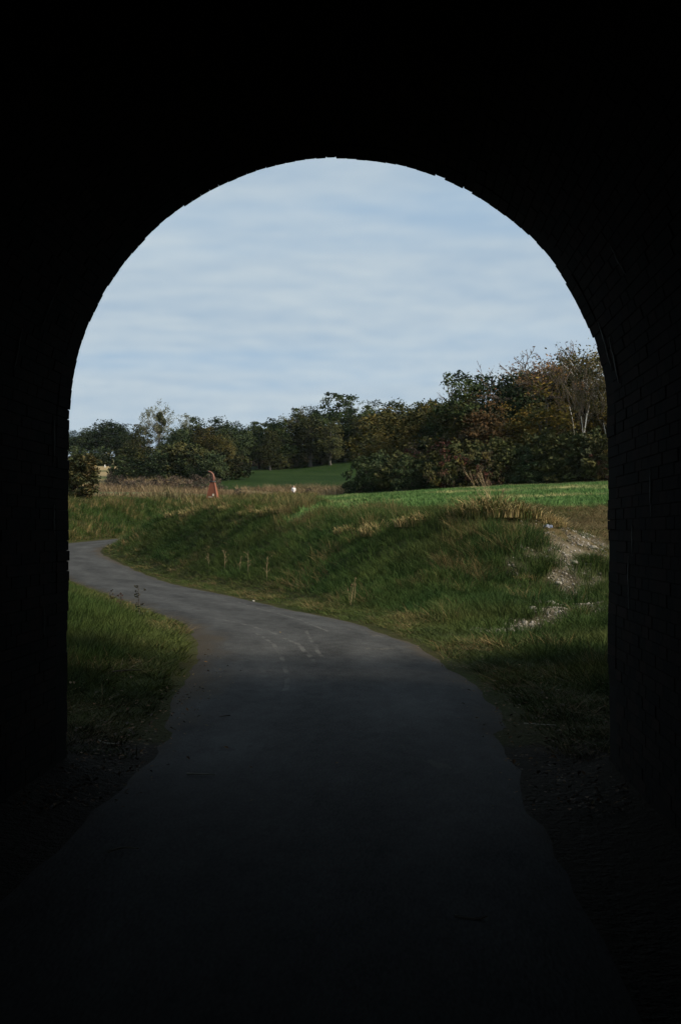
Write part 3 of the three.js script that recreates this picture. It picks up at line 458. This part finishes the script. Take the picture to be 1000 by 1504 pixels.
const host = plant('sparse', 'mistletoe_tree', 'thin pale poplar with dark balls of mistletoe, left skyline', 'tree', undefined, 231, 590, 236, .62);
rowOf('sparse', 'thin_tree', 'small pale nearly leafless tree right of the mistletoe tree', 'tree', undefined, [[268, 610, 240, .9]]);
rowOf('bare', 'bare_tree', 'small bare tree at the foot of the mistletoe tree', 'tree', undefined, [[222, 632, 238, .8]]);
{ // mistletoe: round tangles of thin green forks in the upper crown
  const H = host.userData.H0, M = mat(.050, .058, .020, .85, { side: THREE.DoubleSide });
  const inv = -host.rotation.y;
  for (const [wx, fy, wz, rr] of [[.1, .735, .5, .055], [.065, .765, .6, .05], [-.10, .615, .5, .055], [.065, .60, .6, .05], [.0, .585, .5, .045], [.27, .69, .4, .042]]) {
    const b = new GB(), q = RNG(wx * 900 + 77), R = rr * H * 1.25; for (let i = 0; i < 800; i++) { let a, c, e, l; do { a = 2 * q() - 1; c = 2 * q() - 1; e = 2 * q() - 1; l = a * a + c * c + e * e; } while (l > 1); leaf(b, q, a * R, c * R, e * R, .10, [.030, .036, .012]); }
    const m = part('mistletoe_ball', b.geo(), leafM, host); const lx = wx * H * .35, lz = wz * .1; m.position.set(lx * Math.cos(inv) + lz * Math.sin(inv), fy * H, -lx * Math.sin(inv) + lz * Math.cos(inv));
  }
}
// far left skyline
rowOf('dark', 'skyline_tree', 'round dark tree on the far left skyline', 'tree', WF, [[105, 632, 330, 1.3], [130, 628, 336, 1.3], [156, 617, 334, 1.7], [182, 634, 332, 1.2], [88, 630, 335, 1.2], [60, 630, 335, 1.2], [145, 624, 338, 1.3], [168, 622, 338, 1.3], [118, 634, 340, 1.3]]);
rowOf('moss', 'skyline_tree', 'thinner greyish tree at the right of the far left skyline trees', 'tree', WF, [[202, 625, 328, 1.3]]);
rowOf('darkshrub', 'skyline_shrub', 'low dark thicket under the far left skyline trees', 'shrub', WF, [[110, 655, 326, 1.2], [145, 655, 326, 1.2], [180, 658, 326, 1.2]]);
{ // clipped-looking bush at the outside of the bend
  const o = leafyTree(131, { H: 3.4, tr: .07, lobes: hedgeLobes, clumps: 230, per: 44, leaf: .075, pal: [[.075, .066, .024], [.060, .062, .022], [.095, .070, .026], [.045, .050, .02]], floor: .03, bark: TWIG, cr: .075, trunkTop: .6 });
  KIND.hedge = [o]; plant('hedge', 'tall_bush', 'tall upright olive bush on the outer bank of the far bend', 'bush', undefined, 113, 668, 100, 1.1);
}
rowOf('bramble', 'bramble_bush', 'brown leafless bramble bush in the strip below the left copse', 'bush', 'brambles below the left copse', [[140, 712, 172, 1], [160, 709, 180, 1.1], [185, 706, 176, 1.2], [205, 700, 182, 1.2], [232, 698, 185, 1.2], [258, 698, 185, 1.2], [285, 697, 188, 1.2], [308, 696, 192, 1], [175, 697, 190, 1], [160, 692, 186, .5]]);
rowOf('bramble', 'bramble_bush', 'low brown bramble below the dark green field', 'bush', 'brambles below the dark green field', [[350, 716, 168, 1], [455, 717, 172, 1.1], [490, 716, 170, 1], [520, 714, 168, 1], [555, 712, 160, 1]]);
{ // trees along the right of the bridge mouth, outside the view, that keep the near verges in shade
  const lobes = [[0, .62, 0, .26, .24, .26], [-.12, .45, .1, .24, .22, .22], [.1, .4, -.12, .24, .2, .22], [.02, .84, 0, .16, .14, .16], [-.05, .25, 0, .24, .16, .24]];
  [[6.6, -.9, 9.5, 141, 'leafy tree against the right side of the bridge mouth'], [7.2, -2.9, 9, 151, 'second leafy tree from the bridge on the right of the lane'], [7.2, -6.3, 5.4, 191, 'low leafy tree third from the bridge on the right of the lane']].forEach(([x, z, H, sd, label]) => {
    const t = leafyTree(sd, { H, tr: .2, lobes, clumps: H < 7 ? 110 : 170, per: 40, leaf: .15, pal: [...pMoss, ...pDark], floor: .06, bark: BARK, limbShare: .3, cr: .07, trunkTop: .8 });
    t.position.set(x, land(x, CAMZ - z) - .05, z); top(t, 'roadside_tree'); tag(t, label, 'tree', 'trees beside the bridge mouth');
  });
  const over = [[-.12, .80, 0, .26, .13, .26], [-.42, .80, .04, .28, .12, .28], [-.72, .79, -.03, .22, .10, .26], [-.3, .9, 0, .3, .08, .22]];   // boughs that arch high over the lane
  [[5.4, -2.6, 11.4, 171, 'tall tree at the bridge mouth whose boughs arch over the lane'], [6.0, -6.2, 11.8, 181, 'tall tree a few steps beyond the bridge whose boughs arch over the lane']].forEach(([x, z, H, sd, label]) => {
    const t = leafyTree(sd, { H, tr: .26, lobes: over, clumps: 210, per: 40, leaf: .22, pal: [...pMoss, ...pDark], floor: .66, bark: BARK, limbShare: .3, cr: .055, trunkTop: .8 });
    t.position.set(x, land(x, CAMZ - z) - .05, z); top(t, 'roadside_tree'); tag(t, label, 'tree', 'trees beside the bridge mouth');
  });
}

// ---------------------------------------------------------------- red machine standing on the bank top
{
  const d = 76, x = (311.5 - 585) * d / 2000, y = land(x, d), g = new THREE.Group(); top(g, 'farm_machine');
  tag(g, 'red tapered metal machine with a bent spout standing on the grassy bank top', 'machine');
  const red = mat(.17, .048, .018, .7), pink = mat(.15, .058, .036, .7), black = mat(.02, .02, .02, .7), pale = mat(.62, .55, .42, .6);
  const frustum = (w0, w1, h, y0, dp = .9, sx = 0) => { const q = new THREE.CylinderGeometry(w1 / Math.SQRT2, w0 / Math.SQRT2, h, 4, 1); q.rotateY(Math.PI / 4); q.scale(1, 1, dp); q.translate(sx, y0 + h / 2, 0); return q; };
  part('hopper', fin([frustum(.60, .22, .94, .30), frustum(.64, .62, .06, .27)]), red, g);
  for (const [a, b] of [[-1, -1], [1, -1], [-1, 1], [1, 1]]) { const l = finS([tube([V(a * .27, -.25, b * .24), V(a * .25, .30, b * .22)], [.03, .03], 5)]); part('leg', l, black, g); }
  for (const sd of [-1, 1]) part('corner_rib', finS([tube([V(sd * .295, .33, .272), V(sd * .112, 1.2, .105)], [.014, .012], 5)]), pink, g);
  part('collar', frustum(.27, .25, .06, 1.235), black, g);
  const sp = part('spout', finS([tube([V(.02, 1.29, 0), V(.03, 1.46, 0), V(.0, 1.62, 0), V(-.10, 1.72, 0), V(-.22, 1.76, 0)], [.085, .075, .06, .05, .04], 8)]), pink, g);
  part('lip', finS([tube([V(-.21, 1.757, 0), V(-.26, 1.765, 0)], [.055, .055], 8)]), black, sp);
  const face = (px, py, w, h) => { const q = new THREE.BoxGeometry(w, h, .008); const m = part('label_plate', q, pale, g); const t = (.6 - .38 * (py - .3) / .94) / 2 * .9; m.position.set(px, py, t + .006); m.rotation.x = -Math.atan(.19 * .9 / .94); };
  face(.08, .60, .085, .11); face(-.06, .50, .20, .035);
  g.position.set(x, y - .05, CAMZ - d); g.rotation.y = -.12; g.scale.setScalar(1.14);
}
// ---------------------------------------------------------------- person far off on the lane
function sdfMesh(bones, box, cell, clip) { // smooth union of tapered capsules, meshed
  const [x0, y0, z0, x1, y1, z1] = box, S = Math.max(x1 - x0, y1 - y0, z1 - z0), n = Math.ceil(S / cell) + 2, mc = new MarchingCubes(n, new THREE.MeshStandardMaterial(), false, false, 120000);
  const cx = (x0 + x1) / 2, cy = (y0 + y1) / 2, cz = (z0 + z1) / 2, sd = (px, py, pz) => { let acc = 1e9; for (const [a, b, ra, rb, k = .03] of bones) { const ux = b[0] - a[0], uy = b[1] - a[1], uz = b[2] - a[2], l = ux * ux + uy * uy + uz * uz || 1e-9, t = clamp(((px - a[0]) * ux + (py - a[1]) * uy + (pz - a[2]) * uz) / l); const q = Math.hypot(px - a[0] - ux * t, py - a[1] - uy * t, pz - a[2] - uz * t) - mix(ra, rb, t); const hh = clamp(.5 + .5 * (q - acc) / k); acc = acc > 1e8 ? q : mix(q, acc, hh) - k * hh * (1 - hh); } return clip ? Math.max(acc, clip(px, py, pz)) : acc; };
  for (let k = 0; k < n; k++) for (let j = 0; j < n; j++) for (let i = 0; i < n; i++) mc.field[k * n * n + j * n + i] = -sd(cx + ((i - n / 2) / (n / 2)) * S / 2 * 1.04, cy + ((j - n / 2) / (n / 2)) * S / 2 * 1.04, cz + ((k - n / 2) / (n / 2)) * S / 2 * 1.04);
  mc.isolation = 0; mc.update(); const c = mc.count, g = new THREE.BufferGeometry(), p = new Float32Array(mc.positionArray.slice(0, c * 3)); for (let i = 0; i < c; i++) { p[i * 3] = cx + p[i * 3] * S / 2 * 1.04; p[i * 3 + 1] = cy + p[i * 3 + 1] * S / 2 * 1.04; p[i * 3 + 2] = cz + p[i * 3 + 2] * S / 2 * 1.04; }
  g.setAttribute('position', new THREE.BufferAttribute(p, 3)); g.setAttribute('normal', new THREE.BufferAttribute(new Float32Array(mc.normalArray.slice(0, c * 3)), 3)); return g;
}
{
  const d = 176, x = (431 - 585) * d / 2000, g = new THREE.Group(); top(g, 'person');
  tag(g, 'person in a white top and dark trousers walking on the far lane', 'person');
  const arm = (s, sw) => [[[s * .19, 1.42, 0], [s * .235, 1.16, -sw * .05], .055, .045], [[s * .235, 1.16, -sw * .05], [s * .24, .93, sw * .07], .043, .03], [[s * .24, .93, sw * .07], [s * .24, .86, sw * .09], .034, .034, .02]];
  const fingers = (s, sw) => [0, 1, 2, 3].map(i => [[s * .235, .865, sw * .09 + (i - 1.5) * .019], [s * .228, .79 + Math.abs(i - 1.4) * .012, sw * .10 + (i - 1.5) * .02], .010, .008, .004]).concat([[[s * .225, .89, sw * .09 + .03], [s * .205, .83, sw * .09 + .055], .011, .009, .006]]);
  const leg = (s, sw) => [[[s * .09, .92, 0], [s * .095, .50, sw * .14], .088, .06], [[s * .095, .50, sw * .14], [s * .095, .10, sw * (sw > 0 ? .12 : .32)], .056, .038], [[s * .095, .07, sw * (sw > 0 ? .12 : .32)], [s * .10, .04, sw * (sw > 0 ? .12 : .32) + .15], .042, .03]];
  const torso = [[[0, .95, 0], [0, 1.18, 0], .135, .125], [[-.05, 1.12, 0], [.05, 1.12, 0], .12, .12], [[-.12, 1.36, 0], [.12, 1.36, 0], .105, .105], [[0, 1.2, 0], [0, 1.4, 0], .13, .11], [[0, 1.42, 0], [0, 1.54, .015], .055, .05]];
  const head = [[[0, 1.60, .02], [0, 1.66, .01], .085, .095], [[0, 1.56, .055], [0, 1.60, .06], .045, .05], [[0, 1.60, .11], [0, 1.625, .10], .013, .010, .01], [[-.092, 1.61, 0], [-.092, 1.635, 0], .016, .018, .01], [[.092, 1.61, 0], [.092, 1.635, 0], .016, .018, .01]];
  const skin = mat(.42, .26, .19, .6), white = mat(.62, .61, .62, .9), trous = mat(.085, .045, .075, .9), hair = mat(.16, .13, .10, .8), shoe = mat(.03, .03, .03, .6);
  const arms = [...arm(-1, 1), ...arm(1, -1)], legs = [...leg(-1, -1), ...leg(1, 1)];
  part('body', sdfMesh([...torso, ...head, ...arms, ...legs, ...fingers(-1, 1), ...fingers(1, -1)], [-.4, -.02, -.5, .4, 1.78, .5], .016), skin, g);
  const grow = (b, k) => b.map(([a, c, ra, rb, q]) => [a, c, ra + k, rb + k, q]);
  part('shirt', sdfMesh(grow([...torso.slice(0, 4), ...arm(-1, 1).slice(0, 1), ...arm(1, -1).slice(0, 1)], .022), [-.4, .8, -.4, .4, 1.6, .4], .016, (px, py) => Math.max(.88 - py, py - 1.50)), white, g);
  part('trousers', sdfMesh(grow([...torso.slice(0, 1), ...leg(-1, -1).slice(0, 2), ...leg(1, 1).slice(0, 2)], .016), [-.4, 0, -.5, .4, 1.1, .5], .016, (px, py) => Math.max(.10 - py, py - 1.0)), trous, g);
  part('hair', sdfMesh([[[0, 1.675, -.012], [0, 1.69, .0], .098, .098], [[0, 1.62, -.05], [0, 1.66, -.03], .06, .075]], [-.15, 1.5, -.15, .15, 1.82, .15], .008, (px, py, pz) => .04 * 0 + (pz - .06)), hair, g);
  for (const s of [-1, 1]) part('shoe', sdfMesh(grow([leg(s, s)[2]], .012), [s * .1 - .1, -.02, -.5, s * .1 + .1, .16, .5], .012), shoe, g);
  g.position.set(x, land(x, d) + .04, CAMZ - d); g.rotation.y = .5;
}
// ---------------------------------------------------------------- small growth and things on the verges
const at = (px, py, d) => { const x = (px - 585) * d / 2000; return [x, land(x, d), d]; };
function stalk(seed, h, n, m, opt = {}) { // an upright dead weed: stem, side shoots, seed heads
  const q = RNG(seed), g = new THREE.Group(), wood = [], b = new GB();
  const stem = limb(q, V(0, 0, 0), V(gauss(q) * .12 * h + (opt.lean ?? 0) * h, h, gauss(q) * .1 * h), opt.r ?? .007, .003, .05 * h, 4, 6); wood.push(stem.g);
  for (let i = 0; i < n; i++) { const p = stem.P[2 + (i % 4)].clone(), a = q() * 6.283, l = h * (.12 + .2 * q()), e = p.clone().add(V(Math.cos(a) * l * .7, l * (.5 + .5 * q()), Math.sin(a) * l * .7)); wood.push(limb(q, p, e, .004, .002, .02 * h, 3, 3).g); for (let k = 0; k < (opt.heads ?? 5); k++) leaf(b, q, e.x + gauss(q) * .03, e.y + gauss(q) * .03, e.z + gauss(q) * .03, opt.leaf ?? .016, opt.col ?? [.14, .10, .05]); }
  for (let k = 0; k < (opt.base ?? 0); k++) leaf(b, q, gauss(q) * .14, q() * h * .4, gauss(q) * .14, .03, opt.leafCol ?? [.03, .045, .02]);
  part('stem', finS(wood), m, g); if (b.p.length) part('seed_heads', b.geo(), leafM, g); return g;
}
const dryStem = mat(.26, .20, .11, .9), darkStem = mat(.045, .038, .030, .9);
function set(o, px, d, name, label, category, group, dy = 0) { const [x, y] = at(px, 0, d); o.position.set(x, y + dy, CAMZ - d); top(o, name); return tag(o, label, category, group); }
set(stalk(201, .62, 9, darkStem, { r: .010, leaf: .022, col: [.03, .03, .018], base: 40 }), 203, 25.5, 'dark_weed', 'tall dark weed silhouetted against the lane on the left verge', 'weed');
set(stalk(202, .40, 7, darkStem, { r: .007, leaf: .02, col: [.07, .035, .028], base: 20 }), 176, 27.5, 'reddish_weed', 'short reddish weed on the left verge edge beside the dark weed', 'weed');
set(stalk(203, .34, 6, darkStem, { r: .006, leaf: .018, col: [.05, .035, .02], base: 16 }), 158, 28.5, 'low_weed', 'lowest weed at the top of the left verge near the wall', 'weed');
[[306, 47, .5], [329, 45, .65], [364, 41.5, .7], [392, 38.5, .7], [352, 43, .45]].sort((a, b) => a[0] - b[0]).forEach(([px, d, h], i) => set(stalk(210 + i, h, 6, dryStem, { r: .007, col: [.17, .13, .065], leaf: .016 }), px, d, 'dry_weed', `pale dry weed stalk at the foot of the right bank, ${i === 4 ? 'rightmost' : ORD[i]}`, 'weed', 'dry weeds at the foot of the right bank'));
function plume(seed, n, h, lean, spread) { const q = RNG(seed), g = new THREE.Group(), w = [], b = new GB(); for (let i = 0; i < n; i++) { const a = q() * 6.283, r = .12 * q(), l = h * (.65 + .4 * q()), s = limb(q, V(Math.cos(a) * r, 0, Math.sin(a) * r), V(Math.cos(a) * r + lean * l * (.6 + .6 * q()) + gauss(q) * spread, l, gauss(q) * spread), .0045, .002, .08 * l, 3, 6); w.push(s.g); const e = s.P[6], f = s.P[5]; for (let k = 0; k < 16; k++) { const t = q(); leaf(b, q, mix(f.x, e.x, t) + lean * .06 * t, mix(f.y, e.y, t) - .03 * t, mix(f.z, e.z, t) + gauss(q) * .02, .014, [.20, .145, .085]); } } part('stems', finS(w), dryStem, g); part('plumes', b.geo(), leafM, g); return g; }
set(plume(221, 16, 1.1, -.42, .2), 722, 34, 'plume_grass', 'tall pale plume grass leaning left on the bank crest against the wood', 'grass');
set(plume(222, 4, .55, .1, .1), 733, 34.2, 'plume_grass', 'short upright plume grass beside the taller one on the bank crest', 'grass');
set(plume(223, 7, .75, .12, .2), 330, 63, 'plume_grass', 'dry plume grass right of the red machine on the bank top', 'grass');
set(plume(224, 7, .7, -.3, .2), 285, 66, 'plume_grass', 'dry plume grass left of the red machine on the bank top', 'grass');
set(plume(225, 6, .6, .15, .12), 515, 29.6, 'plume_grass', 'tuft of tall pale stems low on the right bank by the tarmac', 'grass');
// big tussocks along the crest
{
  const q = RNG(55);
  const tuss = (seed, n, h, cols) => { const r = RNG(seed), b = new GB(); for (let i = 0; i < n; i++) { const a = r() * 6.283, r0 = .42 * Math.sqrt(r()), hh = h * (.5 + .6 * r()) * (1 - .45 * r0 / .42), out = .15 + .6 * r0 + .3 * r(), w = .006 * (.6 + .8 * r()), wa = r() * 6.283, r1 = .4 + r(), c = cols[(r() * cols.length) | 0], k = .7 + .6 * r(), col = c.map(v => v * k); const a2 = a + (r() - .5) * 3.2, o2 = out * (.5 + r()); const P = t => [Math.cos(a) * r0 * 1.5 + Math.cos(a2) * o2 * hh * t * t, hh * t * (1.25 - .6 * t * t * r1), Math.sin(a) * r0 * 1.5 + Math.sin(a2) * o2 * hh * t * t]; let p0 = P(0); for (let s = 1; s <= 3; s++) { const p1 = P(s / 3), cx = Math.cos(wa) * w, cz = Math.sin(wa) * w, e = s === 3 ? .1 : 1; b.tri([p0[0] - cx, p0[1], p0[2] - cz], [p0[0] + cx, p0[1], p0[2] + cz], [p1[0] + cx * e, p1[1], p1[2] + cz * e], col); b.tri([p0[0] - cx, p0[1], p0[2] - cz], [p1[0] + cx * e, p1[1], p1[2] + cz * e], [p1[0] - cx * e, p1[1], p1[2] - cz * e], col); p0 = p1; } } return b.geo(); };
  const mixed = [[.065, .085, .022], [.095, .10, .030], [.20, .155, .068], [.055, .080, .020], [.080, .092, .026]], straw = [[.34, .26, .12], [.26, .195, .09], [.42, .32, .155], [.14, .13, .05]];
  const A = tuss(1, 1500, .62, [...mixed, ...straw]), B = tuss(2, 1200, .5, straw), C = tuss(3, 1200, .5, [...mixed, ...straw]);
  const list = [[A, 722, 33.6, 1.35, 'large green-brown tussock on the bank crest under the plume grass'], [C, 752, 33.8, 1.15, 'mixed tussock between the largest one and the straw one at the crest end'], [B, 785, 34.4, 1.0, 'straw coloured tussock at the right end of the bank crest'], [B, 800, 34.2, .8, 'smaller straw tussock tumbling down the right end of the bank'], [C, 690, 33.8, .9, 'low tussock just left of the largest one on the crest'], [C, 618, 34.8, 1.1, 'rounded brown tussock at the middle of the bank crest'], [C, 642, 34.6, .9, 'small tussock right of the rounded brown one on the crest'], [A, 560, 36.5, .9, 'low green tussock on the crest left of the middle'], [C, 520, 38.5, .9, 'low mixed tussock on the crest left of the low green one'], [A, 402, 49.5, 1.0, 'bushy dark tussock on the crest below the walking person'], [C, 420, 48.5, .9, 'brown tussock touching the right of the bushy dark one'], [C, 372, 52.5, .9, 'mixed tussock on the crest left of the bushy dark one'], [B, 340, 57, .9, 'straw tussock on the crest right of the red machine'], [C, 285, 64, 1.2, 'mixed tussock on the crest left of the red machine'], [C, 262, 68, 1.2, 'far tussock where the crest drops to the bend'], [B, 770, 29.5, .5, 'small dead tuft low on the right end of the bank']];
  for (const [geo, px, d, s, label] of list) { const m = new THREE.Mesh(geo, leafM); m.castShadow = m.receiveShadow = true; m.scale.set(s, s * (.85 + .2 * q()), s); m.rotation.y = q() * 6.283; set(m, px, d, 'grass_tussock', label, 'tussock', 'tussocks on the bank crest', -.16); }
}
// stones
function stoneGeo(seed, r) { const g = new THREE.IcosahedronGeometry(r, 2), p = g.attributes.position; for (let i = 0; i < p.count; i++) { const x = p.getX(i), y = p.getY(i), z = p.getZ(i), k = 1 + .28 * N2(x / r * 1.1 + seed, y / r * 1.1 + z / r, seed); p.setXYZ(i, x * k * 1.25, Math.max(y * k * .72, -.3 * r), z * k); } g.computeVertexNormals(); return g; }
const chalkM = [mat(.25, .235, .20, .95), mat(.18, .165, .135, .95), mat(.30, .285, .25, .95)];
[[620, 25.7, .075, 'pale stone in the grass at the foot of the right bank'], [823, 13.0, .035, 'small pale stone on the floor beside the right wall'], [832, 28.2, .11, 'largest chalk lump in the washed-out patch'], [818, 29.3, .09, 'chalk lump above the largest one'], [850, 27.6, .11, 'chalk lump right of the largest one'], [806, 26.0, .12, 'flat chalk lump on the lower bare strip'], [842, 30.5, .10, 'chalk lump at the top of the washed-out patch'], [868, 33, .12, 'lone chalk lump near the hay by the right wall'], [780, 24.8, .09, 'chalk lump at the left end of the lower bare strip'], [826, 26.6, .09, 'chalk lump between the two bare strips'], [728, 21.5, .045, 'tiny white stone in the lush grass right of the lane'], [372, 34.2, .045, 'tiny white stone on the far edge of the tarmac']].forEach(([px, d, r, label], i) => { const m = new THREE.Mesh(stoneGeo(i + 3, r * .72), chalkM[i % 3]); m.castShadow = m.receiveShadow = true; m.rotation.y = i * 1.3; set(m, px, d, 'stone', label, 'stone', 'pale stones', .02); });
{
  const q = RNG(71), list = []; for (let i = 0; i < 14000; i++) { const x = mix(1.2, 7, q()), d = mix(21.5, 36, q()); if (q() < chalk(x, d) * .95) list.push([x, d]); }
  const im = new THREE.InstancedMesh(stoneGeo(40, .04), mat(1, 1, 1, .95), list.length), o = new THREE.Object3D(), c = new THREE.Color();
  list.forEach(([x, d], i) => { o.position.set(x, land(x, d) + .005, CAMZ - d); o.rotation.set(q(), q() * 6, q()); o.scale.setScalar(.25 + .75 * q() * q()); o.updateMatrix(); im.setMatrixAt(i, o.matrix); const k = q(); im.setColorAt(i, c.setRGB(...mix3([.08, .068, .048], [.32, .30, .265], k * k))); });
  im.castShadow = im.receiveShadow = true; top(im, 'chalk_rubble'); tag(im, 'chalk rubble strewn over the bare patch right of the lane', 'rubble', null, 'stuff');
}
{ // fallen leaves along the tarmac edges and about the bridge mouth
  const b = new GB(), lq = RNG(5); leaf(b, lq, 0, 0, 0, .05, [1, 1, 1]); const g = b.geo(); g.computeBoundingBox(); const gg = new THREE.BufferGeometry(); gg.setAttribute('position', new THREE.Float32BufferAttribute([-.05, 0, 0, 0, .012, .028, .05, .004, 0, -.05, 0, 0, .05, .004, 0, 0, .010, -.028], 3)); gg.computeVertexNormals();
  const q = RNG(72), list = []; const M = new THREE.MeshStandardMaterial({ color: 0xffffff, roughness: .85, side: THREE.DoubleSide });
  for (let i = 0; i < 12000; i++) { const d = 8.2 + 16 * q() * q(), x = mix(-4.5, 4, q()), { h, dr } = landInfo(x, d); if (Math.abs(x - XC) > 1.93 && d < 10.4) continue; const e = Math.abs(dr - 1.6); if (q() > Math.exp(-e * e * 14) * sstep(24, 10, d) + (dr < 1.5 ? .0025 : dr > 1.7 ? .25 * sstep(17, 11, d) : 0)) continue; list.push([x, d, dr < 1.62 ? Math.max(h, .0) + .045 : h + .02 + (d > 10.4 ? q() * .12 : 0)]); }
  const im = new THREE.InstancedMesh(gg, M, list.length), o = new THREE.Object3D(), c = new THREE.Color(), cols = [[.10, .055, .025], [.07, .045, .025], [.15, .075, .022], [.05, .038, .025], [.12, .085, .035]];
  list.forEach(([x, d, y], i) => { o.position.set(x, y, CAMZ - d); o.rotation.set((q() - .5) * .9, q() * 6.3, (q() - .5) * .9); o.scale.setScalar(.18 + .36 * q()); o.updateMatrix(); im.setMatrixAt(i, o.matrix); im.setColorAt(i, c.setRGB(...cols[(q() * 5) | 0])); });
  im.castShadow = im.receiveShadow = true; top(im, 'fallen_leaves'); tag(im, 'brown fallen leaves along the lane edges at the bridge mouth', 'leaves', null, 'stuff');
}
{ // sticks and scraps on the tarmac
  const pale = mat(.46, .43, .35, .9), dark = mat(.05, .04, .03, .95);
  [[295, 9.35, .22, 1.15, pale, 'pale thin stick lying on the tarmac under the arch'], [180, 7.1, .16, 1.8, pale, 'short pale stick on the tarmac near the left wall'], [690, 5.95, .14, 1.3, pale, 'pale stick on the dark tarmac at lower right'], [330, 12.4, .1, 1.9, dark, 'short dark twig on the left of the tarmac outside the arch'], [185, 14.2, .3, 1.8, dark, 'dark twig resting on the left grass verge'], [790, 12.1, .3, 1.0, pale, 'bent pale twig in the litter by the right wall'], [158, 10.9, .3, .7, pale, 'pale twig in the litter by the left wall']].forEach(([px, d, l, rot, m, label], i) => { const q = RNG(300 + i); const s = limb(q, V(-l / 2, 0, 0), V(l / 2, .008, 0), .007, .004, .03, 5, 5); const o = new THREE.Mesh(finS([s.g]), m); o.castShadow = o.receiveShadow = true; o.rotation.y = rot - 1.5; const [x, y] = at(px, 0, d); const { dr } = landInfo(x, d); set(o, px, d, 'stick', label, 'stick', 'sticks', dr < 1.6 ? .056 : d > 13 ? .2 : .03); });
}
{ // crumpled blue sheet by the crest end, white post by the far trees
  const g = new THREE.PlaneGeometry(.22, .15, 8, 6); g.rotateX(-1.1); const p = g.attributes.position; for (let i = 0; i < p.count; i++) p.setXYZ(i, p.getX(i), p.getY(i) + N2(p.getX(i) * 9, p.getZ(i) * 9, 3) * .08, p.getZ(i) + N2(p.getX(i) * 11, p.getY(i) * 11, 4) * .06); g.computeVertexNormals();
  const back = g.clone(); back.translate(0, -.004, -.006); const m = new THREE.Mesh(fin([g, back]), mat(.10, .12, .17, .6, { side: THREE.DoubleSide })); m.castShadow = m.receiveShadow = true; set(m, 803, 33.4, 'plastic_scrap', 'crumpled blue-grey plastic scrap below the right end of the bank crest', 'litter', undefined, .1);
  const post = new THREE.Group(), wm = mat(.75, .75, .72, .7); part('post', finS([tube([V(0, -.2, 0), V(0, 1.25, 0)], [.13, .12], 8)]), wm, post); part('cap', finS([tube([V(0, 1.25, 0), V(0, 1.36, 0)], [.15, .06], 8)]), mat(.5, .5, .48, .7), post); set(post, 151, 315, 'marker_post', 'small white marker post in front of the far left skyline trees', 'post');
}
renderer.render(scene, camera);
